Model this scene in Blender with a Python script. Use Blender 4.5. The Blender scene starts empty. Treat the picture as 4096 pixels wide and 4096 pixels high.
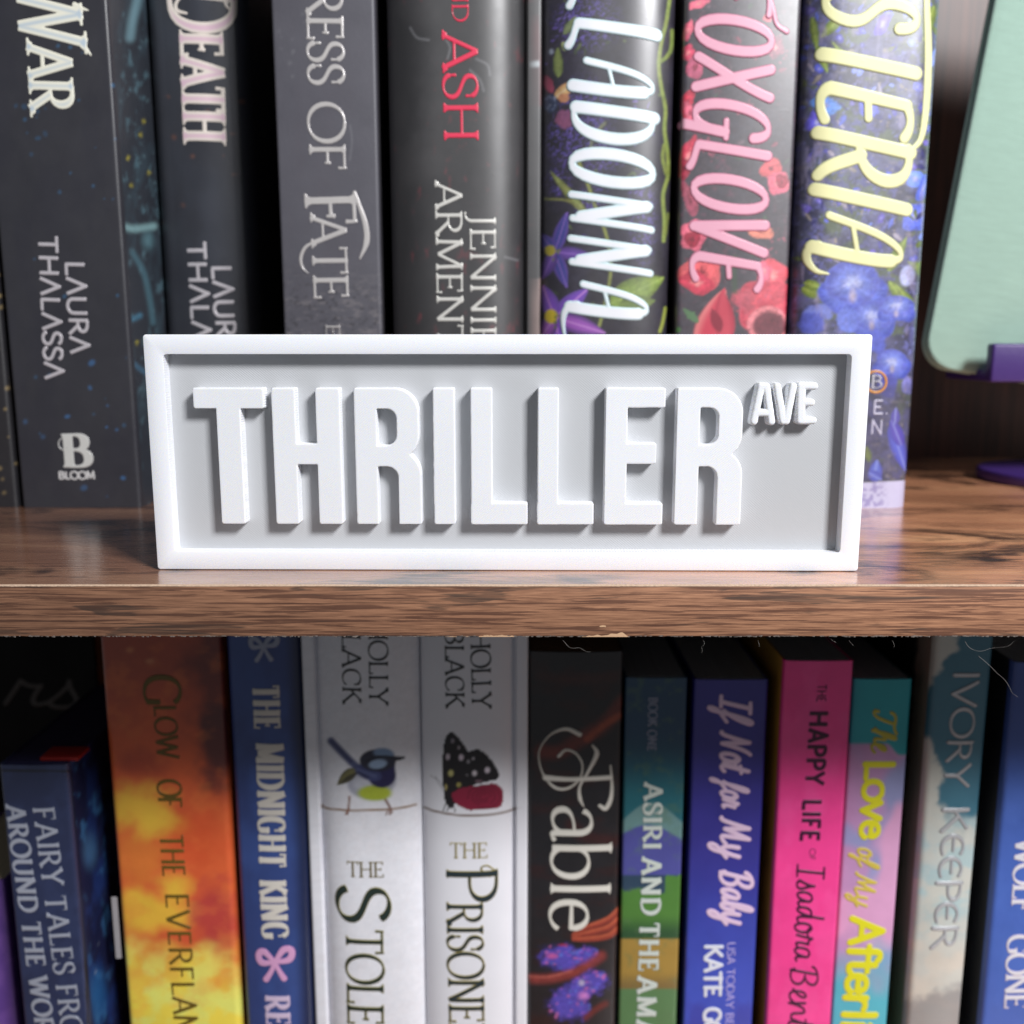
import bpy, bmesh, math
import numpy as np
from mathutils import Vector, Matrix

# ------------------------------------------------------------------ camera, light, exposure
sc = bpy.context.scene
U = 0.001                                   # the script works in millimetres
F_PX, C_PX = 3810.0, 2048.0                 # lens of the photograph in its own pixels
PITCH = math.radians(9.8)
CAM_Y, CAM_Z = -211.0, 53.4
cP, sP = math.cos(PITCH), math.sin(PITCH)

cam_d = bpy.data.cameras.new("camera")
cam = bpy.data.objects.new("camera", cam_d)
sc.collection.objects.link(cam)
cam.location = (0, CAM_Y * U, CAM_Z * U)
cam.rotation_euler = (math.radians(90) - PITCH, 0, 0)
cam_d.sensor_width = 36.0
cam_d.lens = 36.0 * F_PX / 4096.0
cam_d.clip_start = 0.01
cam_d.clip_end = 20.0
cam_d.dof.use_dof = True
cam_d.dof.focus_distance = 0.2265
cam_d.dof.aperture_fstop = 12.5
cam_d.dof.aperture_blades = 0
sc.camera = cam

world = bpy.data.worlds.new("World")
sc.world = world
world.use_nodes = True
bg = world.node_tree.nodes["Background"]
bg.inputs[0].default_value = (0.90, 0.94, 1.0, 1)
bg.inputs[1].default_value = 0.155

def area_lamp(name, loc, target, size, power, col, size_y=None):
    d = bpy.data.lights.new(name, 'AREA')
    d.energy = power
    d.color = col
    d.shape = 'RECTANGLE'
    d.size = size
    d.size_y = size_y or size
    o = bpy.data.objects.new(name, d)
    sc.collection.objects.link(o)
    o.location = Vector(loc) * U
    v = Vector(target) - Vector(loc)
    o.rotation_euler = v.to_track_quat('-Z', 'Y').to_euler()
    return o

area_lamp("window_light", (620, -700, 690), (0, 40, 0), 0.25, 20.8, (0.985, 0.985, 1.0), 0.25)

sc.view_settings.view_transform = 'Standard'
sc.view_settings.look = 'None'
sc.view_settings.gamma = 1.0
sc.view_settings.use_curve_mapping = False
sc.view_settings.exposure = 0.0
sc.render.engine = 'CYCLES'
sc.cycles.use_denoising = True
sc.cycles.max_bounces = 8

# ------------------------------------------------------------------ geometry helpers
rng = np.random.default_rng(7)

def unproj(px, py, Y):
    u = (px - C_PX) / F_PX; v = (py - C_PX) / F_PX
    t = (Y - CAM_Y) / (cP - v * sP)
    return u * t, CAM_Z - (sP + v * cP) * t

def proj(X, Y, Z):
    ry = Y - CAM_Y; rz = Z - CAM_Z
    zc = ry * cP - rz * sP
    return C_PX + F_PX * X / zc, C_PX + F_PX * (-(ry * sP) - rz * cP) / zc

def lin(c):
    c = np.asarray(c, float) / 255.0
    return np.where(c <= 0.04045, c / 12.92, ((c + 0.055) / 1.055) ** 2.4)

def make_mesh(name, verts, loops, totals, cols=None, smooth=True, sharp=None):
    me = bpy.data.meshes.new(name)
    verts = np.asarray(verts, np.float32) * U
    loops = np.asarray(loops, np.int32); totals = np.asarray(totals, np.int32)
    me.vertices.add(len(verts)); me.vertices.foreach_set("co", verts.ravel())
    me.loops.add(len(loops)); me.loops.foreach_set("vertex_index", loops)
    me.polygons.add(len(totals))
    starts = np.concatenate([[0], np.cumsum(totals)[:-1]]).astype(np.int32)
    me.polygons.foreach_set("loop_start", starts)
    me.polygons.foreach_set("use_smooth", np.full(len(totals), smooth, bool))
    me.update(calc_edges=True)
    me.validate()
    if cols is not None:
        a = me.color_attributes.new("Col", 'FLOAT_COLOR', 'POINT')
        c4 = np.ones((len(verts), 4), np.float32); c4[:, :3] = cols
        a.data.foreach_set("color", c4.ravel())
    if sharp is not None:
        me.set_sharp_from_angle(angle=math.radians(sharp))
    return me

def link(name, me, mat, parent=None):
    o = bpy.data.objects.new(name, me)
    sc.collection.objects.link(o)
    if mat is not None:
        me.materials.append(mat)
    if parent is not None:
        o.parent = parent
        # children are built in world coordinates; the Empty carries the offset
        o.matrix_parent_inverse = parent.matrix_basis.inverted()
    return o

def thing(name, label, cat, loc=(0, 0, 0), group=None, rotz=0.0):
    o = bpy.data.objects.new(name, None)
    o.empty_display_size = 0.01
    sc.collection.objects.link(o)
    o.location = Vector(loc) * U
    o.rotation_euler = (0, 0, rotz)
    o['label'] = label; o['category'] = cat
    if group: o['group'] = group
    return o

def box_mesh(name, boxes, bevel=0.0, seg=2, smooth=False):
    bm = bmesh.new()
    for (x0, x1, y0, y1, z0, z1) in boxes:
        m = Matrix.Translation(((x0 + x1) / 2 * U, (y0 + y1) / 2 * U, (z0 + z1) / 2 * U)) @ \
            Matrix.Diagonal(((x1 - x0) * U, (y1 - y0) * U, (z1 - z0) * U, 1))
        bmesh.ops.create_cube(bm, size=1.0, matrix=m)
    if bevel > 0:
        bmesh.ops.bevel(bm, geom=bm.edges[:], offset=bevel * U, segments=seg, profile=0.5, affect='EDGES')
    me = bpy.data.meshes.new(name)
    bm.to_mesh(me); bm.free()
    if smooth:
        me.polygons.foreach_set("use_smooth", np.ones(len(me.polygons), bool))
        me.set_sharp_from_angle(angle=math.radians(35))
    return me

def grid_faces(nr, nc, off=0, flip=False):
    i, j = np.meshgrid(np.arange(nr - 1), np.arange(nc - 1), indexing='ij')
    a = off + i * nc + j
    q = np.stack([a, a + 1, a + nc + 1, a + nc], -1).reshape(-1, 4)
    if flip: q = q[:, ::-1]
    return q

# ------------------------------------------------------------------ noise for printed artwork
def _hash(ix, iy, seed):
    h = (ix.astype(np.int64) * 374761393 + iy.astype(np.int64) * 668265263 + seed * 974634777) & 0xffffffff
    h = ((h ^ (h >> 13)) * 1274126177) & 0xffffffff
    return ((h ^ (h >> 16)) & 0xffff) / 65535.0

def vnoise(x, y, seed=0):
    ix = np.floor(x); iy = np.floor(y); fx = x - ix; fy = y - iy
    fx = fx * fx * (3 - 2 * fx); fy = fy * fy * (3 - 2 * fy)
    ix = ix.astype(np.int64); iy = iy.astype(np.int64)
    a = _hash(ix, iy, seed); b = _hash(ix + 1, iy, seed)
    c = _hash(ix, iy + 1, seed); d = _hash(ix + 1, iy + 1, seed)
    return (a * (1 - fx) + b * fx) * (1 - fy) + (c * (1 - fx) + d * fx) * fy

def fbm(x, y, seed=0, o=4):
    s = 0; a = 0.5; t = 0
    for k in range(o):
        s = s + a * vnoise(x * 2 ** k, y * 2 ** k, seed + k * 17); t += a; a *= 0.55
    return s / t

def sstep(a, b, x):
    t = np.clip((x - a) / (b - a), 0, 1)
    return t * t * (3 - 2 * t)

class Art:
    """paints flat printed artwork of a cover into a colour array, in photograph pixels"""
    def __init__(self, px, py, base):
        self.x = px; self.y = py
        self.c = np.empty(px.shape + (3,)); self.c[:] = lin(base)
    def mix(self, m, col):
        m = np.clip(m, 0, 1)[..., None]
        col = np.asarray(col, float)
        col = lin(col) if col.ndim == 1 else col
        self.c = self.c * (1 - m) + col * m
    def noise(self, sx, sy, col, lo=.45, hi=.65, amt=1, seed=1, o=4):
        self.mix(amt * sstep(lo, hi, fbm(self.x / sx, self.y / sy, seed, o)), col)
    def ell(self, cx, cy, rx, ry, col, rot=0, soft=.25, amt=1, wob=0, seed=3):
        c, s = math.cos(math.radians(rot)), math.sin(math.radians(rot))
        dx = self.x - cx; dy = self.y - cy
        r = np.hypot((dx * c + dy * s) / rx, (-dx * s + dy * c) / ry)
        if wob: r = r + wob * (fbm(self.x / 22, self.y / 22, seed, 3) - .5)
        self.mix(amt * (1 - sstep(1 - soft, 1, r)), col)
    def cloud(self, cx, cy, rx, ry, col, amt=.85, seed=1):
        wx = (fbm(self.x / 130, self.y / 130, seed, 3) - .5) * 1.1; wy = (fbm(self.x / 60, self.y / 50, seed + 7, 3) - .5) * .45
        r = np.hypot((self.x - cx) / rx, (self.y - cy) / ry) + wx + wy
        self.mix(amt * (1 - sstep(.25, 1.15, r)), col)
    def line(self, pts, w, col, soft=.5, amt=1):
        pts = smooth_pts(pts)
        d = np.full(self.x.shape, 1e9)
        for (x0, y0), (x1, y1) in zip(pts[:-1], pts[1:]):
            vx, vy = x1 - x0, y1 - y0
            t = np.clip(((self.x - x0) * vx + (self.y - y0) * vy) / (vx * vx + vy * vy + 1e-9), 0, 1)
            d = np.minimum(d, np.hypot(self.x - x0 - t * vx, self.y - y0 - t * vy))
        self.mix(amt * (1 - sstep(w / 2 * (1 - soft), w / 2 * (1 + soft) + .5, d)), col)
    def petal(self, c, tip, w, col, col2=None, rib=None):
        dx, dy = tip[0] - c[0], tip[1] - c[1]
        L = math.hypot(dx, dy); ux, uy = dx / L, dy / L
        a = ((self.x - c[0]) * ux + (self.y - c[1]) * uy) / L
        b = np.abs(-(self.x - c[0]) * uy + (self.y - c[1]) * ux)
        prof = w * np.sin(np.clip(a, 0, 1) ** .75 * math.pi) ** .8
        m = (a > 0) & (a < 1)
        e = np.where(m, 1 - sstep(.75, 1.0, b / np.maximum(prof, .5)), 0)
        self.mix(e, col)
        if col2 is not None:
            self.mix(e * sstep(.25, .95, b / np.maximum(prof, .5)), col2)
        if rib is not None:
            self.mix(e * (1 - sstep(1, 4, b)) * .7, rib)
    def texture(self, amt=.25, seed=70):
        f = fbm(self.x / 9, self.y / 9, seed, 3) - .5
        g = fbm(self.x / 34, self.y / 26, seed + 5, 3) - .5
        self.c = np.clip(self.c * (1 + amt * 2.2 * f + amt * 1.6 * g)[..., None], 0, 1)
        h = (fbm(self.x / 16, self.y / 16, seed + 9, 3) - .5)[..., None] * amt * .5
        self.c = np.clip(self.c * (1 + h * np.array([1.0, -.2, -.8])), 0, 1)
    def bloom(self, cx, cy, rx, ry, outer, mid, core, rot=0, lobes=3, seed=1):
        c, s_ = math.cos(math.radians(rot)), math.sin(math.radians(rot))
        dx = self.x - cx; dy = self.y - cy
        u = (dx * c + dy * s_) / rx; v = (-dx * s_ + dy * c) / ry
        r = np.hypot(u, v); th = np.arctan2(v, u)
        edge = 1 + .1 * np.cos(lobes * th + seed) + .12 * (fbm(th * 2 + seed, r * 2, seed, 3) - .5)
        q = r / edge
        m = 1 - sstep(.9, 1.0, q)
        vein = fbm(th * 7 + 3 * seed, q * 1.2, seed + 2, 3)
        t = np.clip(q + .5 * (vein - .5), 0, 1)[..., None]
        o, k, e = lin(outer), lin(mid), lin(core)
        col = np.where(t < .45, e + (k - e) * sstep(.05, .45, t), k + (o - k) * sstep(.45, .95, t))
        sh = (.78 + .45 * fbm(self.x / 30, self.y / 24, seed + 4, 3))[..., None]
        self.mix(m, np.clip(col * sh, 0, 1))
        self.mix(m * sstep(.86, .97, q) * .45, np.clip(np.asarray(mid) * 1.15, 0, 255))
    def dots(self, n, box, r, col, seed=5, amt=1):
        g = np.random.default_rng(seed)
        for k in range(n):
            x = g.uniform(box[0], box[2]); y = g.uniform(box[1], box[3]); q = r * g.uniform(.5, 1.4)
            self.ell(x, y, q, q * g.uniform(.6, 1.3), col, rot=g.uniform(0, 180), soft=.6, amt=amt * g.uniform(.4, 1))

def smooth_pts(pts, n=6):
    pts = np.asarray(pts, float)
    if len(pts) < 3: return pts
    P = np.vstack([2 * pts[0] - pts[1], pts, 2 * pts[-1] - pts[-2]])
    out = []
    for i in range(1, len(P) - 2):
        p0, p1, p2, p3 = P[i - 1], P[i], P[i + 1], P[i + 2]
        for k in range(n):
            t = k / n
            out.append(.5 * ((2 * p1) + (-p0 + p2) * t + (2 * p0 - 5 * p1 + 4 * p2 - p3) * t * t + (-p0 + 3 * p1 - 3 * p2 + p3) * t ** 3))
    out.append(P[-2])
    return np.array(out)

# ------------------------------------------------------------------ materials
def new_mat(name):
    m = bpy.data.materials.new(name); m.use_nodes = True
    nt = m.node_tree
    return m, nt, nt.nodes["Principled BSDF"]

def N(nt, t, **kw):
    n = nt.nodes.new(t)
    for k, v in kw.items(): setattr(n, k, v)
    return n

def coords(nt, scale, rot=(0, 0, 0)):
    tc = N(nt, 'ShaderNodeTexCoord'); mp = N(nt, 'ShaderNodeMapping')
    mp.inputs['Scale'].default_value = scale; mp.inputs['Rotation'].default_value = rot
    nt.links.new(tc.outputs['Object'], mp.inputs['Vector'])
    return mp.outputs[0]

def noise_node(nt, vec, scale, detail=4, rough=.55, dist=0):
    n = N(nt, 'ShaderNodeTexNoise')
    n.inputs['Scale'].default_value = scale; n.inputs['Detail'].default_value = detail
    n.inputs['Roughness'].default_value = rough; n.inputs['Distortion'].default_value = dist
    nt.links.new(vec, n.inputs['Vector'])
    return n.outputs[0]

def ramp(nt, fac, stops):
    r = N(nt, 'ShaderNodeValToRGB')
    els = r.color_ramp.elements
    while len(els) < len(stops): els.new(.5)
    for e, (p, c) in zip(els, stops):
        e.position = p; e.color = (c[0], c[1], c[2], 1) if hasattr(c, '__len__') else (c, c, c, 1)
    nt.links.new(fac, r.inputs[0])
    return r.outputs[0]

def mixc(nt, fac, a, b, mode='MIX'):
    m = N(nt, 'ShaderNodeMix', data_type='RGBA', blend_type=mode)
    for sock, v in ((m.inputs[0], fac), (m.inputs[6], a), (m.inputs[7], b)):
        if isinstance(v, (int, float)): sock.default_value = v
        elif hasattr(v, 'is_output'): nt.links.new(v, sock)
        else: sock.default_value = (v[0], v[1], v[2], 1)
    return m.outputs[2]

def bump(nt, bsdf, h, strength, dist):
    b = N(nt, 'ShaderNodeBump')
    b.inputs['Strength'].default_value = strength; b.inputs['Distance'].default_value = dist
    nt.links.new(h, b.inputs['Height']); nt.links.new(b.outputs[0], bsdf.inputs['Normal'])

def math_node(nt, op, a, b=None):
    m = N(nt, 'ShaderNodeMath', operation=op)
    for s, v in ((m.inputs[0], a), (m.inputs[1], b)):
        if v is None: continue
        if isinstance(v, (int, float)): s.default_value = v
        else: nt.links.new(v, s)
    return m.outputs[0]

def print_mat(name, rough=.38, coat=0.0, attr=True, col=None, metal=0.0, grain=.15, gscale=900, coat_rough=.15, wear=.1, spec=.5):
    m, nt, b = new_mat(name)
    v = coords(nt, (1, 1, 1))
    if attr:
        a = N(nt, 'ShaderNodeAttribute', attribute_name='Col'); c = a.outputs['Color']
    else:
        rgb = N(nt, 'ShaderNodeRGB'); rgb.outputs[0].default_value = tuple(lin(col)) + (1,); c = rgb.outputs[0]
    n1 = noise_node(nt, v, 120, 5)
    c = mixc(nt, 1.0, c, ramp(nt, n1, [(.3, 1 - wear), (.7, 1.0)]), 'MULTIPLY')
    nt.links.new(c, b.inputs['Base Color'])
    sm = noise_node(nt, v, 60, 5, .6)
    nt.links.new(ramp(nt, sm, [(.3, max(rough - .06, .03)), (.75, min(rough + .1, 1))]), b.inputs['Roughness'])
    b.inputs['Metallic'].default_value = metal
    b.inputs['Specular IOR Level'].default_value = spec
    b.inputs['Coat Weight'].default_value = coat
    b.inputs['Coat Roughness'].default_value = coat_rough
    # fine grain over the slow waviness of handled card
    wav = math_node(nt, 'MULTIPLY', noise_node(nt, coords(nt, (28, 28, 14)), 1.0, 3, .5), 1.6)
    scuff = math_node(nt, 'MULTIPLY', ramp(nt, noise_node(nt, coords(nt, (160, 160, 420), (.3, .5, .2)), 1.0, 5, .7), [(.62, 0.0), (.7, 1.0)]), .5)
    hsum = math_node(nt, 'ADD', math_node(nt, 'MULTIPLY', noise_node(nt, v, gscale, 3), grain), math_node(nt, 'ADD', math_node(nt, 'MULTIPLY', wav, .35), math_node(nt, 'MULTIPLY', scuff, .12)))
    bump(nt, b, hsum, 1.0, 0.0002)
    return m

MATTE = print_mat('matte_laminate', .5, .3, grain=.2, coat_rough=.45)
GLOSS = print_mat('gloss_jacket', .42, 1.0, grain=.06, coat_rough=.33, gscale=300, spec=.8)
SATIN = print_mat('satin_cover', .42, .4, grain=.12, coat_rough=.36)
WHITEJ = print_mat('white_jacket', .4, .15, grain=.06, coat_rough=.22, wear=.03)
INK = print_mat('ink_lettering', .4, .1, grain=.05, wear=.03)
FOIL = print_mat('silver_lettering', .32, .2, grain=.08, metal=.25, wear=.06)
BOARD_DARK = print_mat('dark_cover', .45, 0, attr=False, col=(26, 26, 30))

def pages_mat(name, col, axis=0):
    m, nt, b = new_mat(name)
    sc_ = (3500, 1, 1) if axis == 0 else (1, 1, 1)
    v = coords(nt, sc_)
    n = noise_node(nt, v, 1.0, 3, .7)
    c = lin(col)
    nt.links.new(ramp(nt, n, [(.3, c * .55), (.7, c)]), b.inputs['Base Color'])
    b.inputs['Roughness'].default_value = .85
    bump(nt, b, n, .5, .0002)
    return m
PAGES = pages_mat('cream_pages', (205, 190, 160))
PAGES_GREY = pages_mat('grey_pages', (178, 180, 184))

def plastic_mat(name, col, ang, strength=.35, sss=0.0, rough=.42):
    m, nt, b = new_mat(name)
    b.inputs['Roughness'].default_value = rough
    v = coords(nt, (1, 1, 1), (0, ang, 0))
    w = N(nt, 'ShaderNodeTexWave', wave_type='BANDS', bands_direction='X', wave_profile='SIN')
    w.inputs['Scale'].default_value = 700.0        # about half a millimetre between print lines
    w.inputs['Distortion'].default_value = .5
    w.inputs['Detail'].default_value = 2
    w.inputs['Detail Scale'].default_value = 1.0
    nt.links.new(v, w.inputs['Vector'])
    big = noise_node(nt, coords(nt, (1, 1, 1)), 60, 3)
    amp = ramp(nt, big, [(.35, .25), (.7, 1.0)])
    h = math_node(nt, 'MULTIPLY', w.outputs['Fac'], amp)
    fine = noise_node(nt, coords(nt, (1, 1, 1)), 1500, 3)
    h2 = math_node(nt, 'ADD', h, math_node(nt, 'MULTIPLY', fine, .2))
    bump(nt, b, h2, strength, .00025)
    c = lin(col)
    cc = ramp(nt, big, [(.3, c * .985), (.7, c)])
    line = mixc(nt, 1.0, cc, ramp(nt, w.outputs['Fac'], [(.0, .965), (.5, 1.0)]), 'MULTIPLY')
    nt.links.new(line, b.inputs['Base Color'])
    if sss:
        b.inputs['Subsurface Weight'].default_value = sss
        b.inputs['Subsurface Radius'].default_value = (1.0, .85, .55)
        b.inputs['Subsurface Scale'].default_value = .0008
    return m
WHITE_PLASTIC = plastic_mat('white_printed_plastic', (236, 238, 242), math.radians(-50), sss=.25)
FRAME_PLASTIC = plastic_mat('white_frame_plastic', (238, 240, 245), math.radians(-50), .22, sss=.25)
GREY_PLASTIC = plastic_mat('grey_printed_plastic', (187, 189, 192), math.radians(50), .16)

def shelf_top_mat():
    m, nt, b = new_mat('rustic_brown_laminate')
    v = coords(nt, (1, 1, 1))
    # slow warp so that the grain wanders
    fine = noise_node(nt, coords(nt, (60, 700, 300)), 1.0, 6, .68)
    mid = noise_node(nt, coords(nt, (10, 60, 60)), 1.0, 6, .6, .8)
    patch = noise_node(nt, coords(nt, (9, 24, 20), (0, 0, .06)), 1.0, 6, .62, 1.6)
    warm = ramp(nt, mid, [(.25, lin((134, 92, 70))), (.5, lin((180, 128, 98))), (.75, lin((212, 162, 124)))])
    dark = ramp(nt, mid, [(.3, lin((28, 20, 18))), (.7, lin((70, 46, 36)))])
    pf = ramp(nt, math_node(nt, 'ADD', math_node(nt, 'MULTIPLY', patch, .8), math_node(nt, 'MULTIPLY', fine, .22)),
              [(.415, 1.0), (.50, 0.0)])
    c = mixc(nt, pf, warm, dark)
    c = mixc(nt, .6, c, ramp(nt, fine, [(.34, .55), (.54, 1.08)]), 'MULTIPLY')
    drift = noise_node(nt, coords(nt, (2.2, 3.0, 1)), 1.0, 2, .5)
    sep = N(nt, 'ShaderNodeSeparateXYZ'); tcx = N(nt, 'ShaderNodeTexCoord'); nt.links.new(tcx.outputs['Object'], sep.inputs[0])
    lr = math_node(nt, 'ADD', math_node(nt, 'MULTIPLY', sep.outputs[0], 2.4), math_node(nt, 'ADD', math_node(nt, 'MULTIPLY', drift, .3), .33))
    c = mixc(nt, 1.0, c, ramp(nt, lr, [(.1, (.52, .52, .56)), (.48, (.85, .85, .85)), (.74, (1.55, 1.48, 1.36))]), 'MULTIPLY')  # light level rising to the right, painted into the wood colour
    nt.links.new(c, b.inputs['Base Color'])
    nt.links.new(ramp(nt, fine, [(.35, .34), (.65, .2)]), b.inputs['Roughness'])
    b.inputs['Specular IOR Level'].default_value = .6
    b.inputs['Coat Weight'].default_value = .8
    b.inputs['Coat Roughness'].default_value = .2
    bump(nt, b, fine, .16, .0002)
    return m
SHELF_TOP = shelf_top_mat()

def edge_band_mat():
    m, nt, b = new_mat('brown_edge_banding')
    tc = N(nt, 'ShaderNodeTexCoord')
    streak = noise_node(nt, coords(nt, (34, 40, 1250), (0, .01, 0)), 1.0, 6, .62, .5)
    fine = noise_node(nt, coords(nt, (110, 300, 2600)), 1.0, 3, .6)
    big = noise_node(nt, coords(nt, (22, 20, 300)), 1.0, 4, .6, .8)
    base = ramp(nt, fine, [(.3, lin((112, 78, 60))), (.7, lin((158, 116, 90)))])
    s1 = ramp(nt, streak, [(.5, 0.0), (.555, 1.0)])
    c = mixc(nt, math_node(nt, 'MULTIPLY', s1, .75), base, tuple(lin((70, 44, 36))))
    s2 = ramp(nt, big, [(.57, 0.0), (.61, 1.0)])
    hair = noise_node(nt, coords(nt, (26, 60, 4200)), 1.0, 4, .7)
    c = mixc(nt, .7, c, ramp(nt, hair, [(.38, .72), (.58, 1.05)]), 'MULTIPLY')
    s2 = math_node(nt, 'MULTIPLY', s2, ramp(nt, fine, [(.35, .3), (.6, 1.0)]))
    c = mixc(nt, math_node(nt, 'MULTIPLY', s2, .85), c, tuple(lin((62, 50, 44))))
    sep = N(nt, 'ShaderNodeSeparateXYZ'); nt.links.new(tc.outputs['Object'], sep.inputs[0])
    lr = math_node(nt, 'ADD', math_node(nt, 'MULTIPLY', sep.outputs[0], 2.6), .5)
    c = mixc(nt, 1.0, c, ramp(nt, lr, [(.15, (.8, .8, .8)), (.75, (1.6, 1.56, 1.5))]), 'MULTIPLY')  # same left-to-right brightening painted into the edge strip colour
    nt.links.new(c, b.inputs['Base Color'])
    b.inputs['Roughness'].default_value = .42
    bump(nt, b, streak, .25, .0002)
    return m
EDGE_BAND = edge_band_mat()

def simple_mat(name, col, rough=.5, noise=.15, scale=200, bumpv=.1, metal=0, coat=0):
    m, nt, b = new_mat(name)
    v = coords(nt, (1, 1, 1)); n = noise_node(nt, v, scale, 4)
    c = lin(col)
    nt.links.new(ramp(nt, n, [(.3, c * (1 - noise)), (.7, c)]), b.inputs['Base Color'])
    b.inputs['Roughness'].default_value = rough; b.inputs['Metallic'].default_value = metal
    b.inputs['Coat Weight'].default_value = coat
    bump(nt, b, n, bumpv, .0002)
    return m
PALE_CORE = simple_mat('pale_worn_core', (214, 184, 158), .7, .35, 1800, .5)
CHIP = simple_mat('chipped_board', (206, 168, 132), .8, .12, 900, .3)
UNDERSIDE = simple_mat('dark_bounce_sheet', (50, 46, 46), .5, .3, 60)  # for the added sheet that damps bounced light
FIBRE = simple_mat('white_lint', (140, 136, 132), .6, .05)
PURPLE = simple_mat('purple_printed_plastic', (66, 42, 112), .42, .08, 500, .3)

def back_panel_mat():
    m, nt, b = new_mat('dark_walnut_panel')
    s = noise_node(nt, coords(nt, (420, 20, 9)), 1.0, 5, .65)
    g = noise_node(nt, coords(nt, (60, 20, 14)), 1.0, 4, .6, .5)
    c = ramp(nt, s, [(.3, lin((44, 20, 14))), (.55, lin((78, 42, 30))), (.8, lin((108, 66, 50)))])
    c = mixc(nt, .7, c, ramp(nt, g, [(.35, .45), (.65, 1.1)]), 'MULTIPLY')
    nt.links.new(c, b.inputs['Base Color']); b.inputs['Roughness'].default_value = .5
    b.inputs['Coat Weight'].default_value = .45; b.inputs['Coat Roughness'].default_value = .45
    bump(nt, b, s, .15, .0003)
    return m
BACK = back_panel_mat()

def fabric_mat(name, col):
    m, nt, b = new_mat(name)
    w1 = N(nt, 'ShaderNodeTexWave', bands_direction='X'); w1.inputs['Scale'].default_value = 520
    w2 = N(nt, 'ShaderNodeTexWave', bands_direction='Z'); w2.inputs['Scale'].default_value = 430
    for w in (w1, w2):
        w.inputs['Distortion'].default_value = 1.5; w.inputs['Detail Scale'].default_value = 3
        nt.links.new(coords(nt, (1, 1, 1)), w.inputs['Vector'])
    h = math_node(nt, 'MULTIPLY', w1.outputs['Fac'], w2.outputs['Fac'])
    slub = noise_node(nt, coords(nt, (90, 60, 600)), 1.0, 3, .55)
    c = lin(col)
    cc = mixc(nt, .8, ramp(nt, h, [(.0, c * .72), (.5, c * 1.05)]), ramp(nt, slub, [(.3, .9), (.7, 1.03)]), 'MULTIPLY')
    nt.links.new(cc, b.inputs['Base Color']); b.inputs['Roughness'].default_value = .9
    b.inputs['Sheen Weight'].default_value = .2
    bump(nt, b, h, .6, .0003)
    return m
MINT = fabric_mat('mint_woven_fabric', (172, 204, 188))
MINT_DARK = fabric_mat('green_case_rim', (158, 194, 172))

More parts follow.
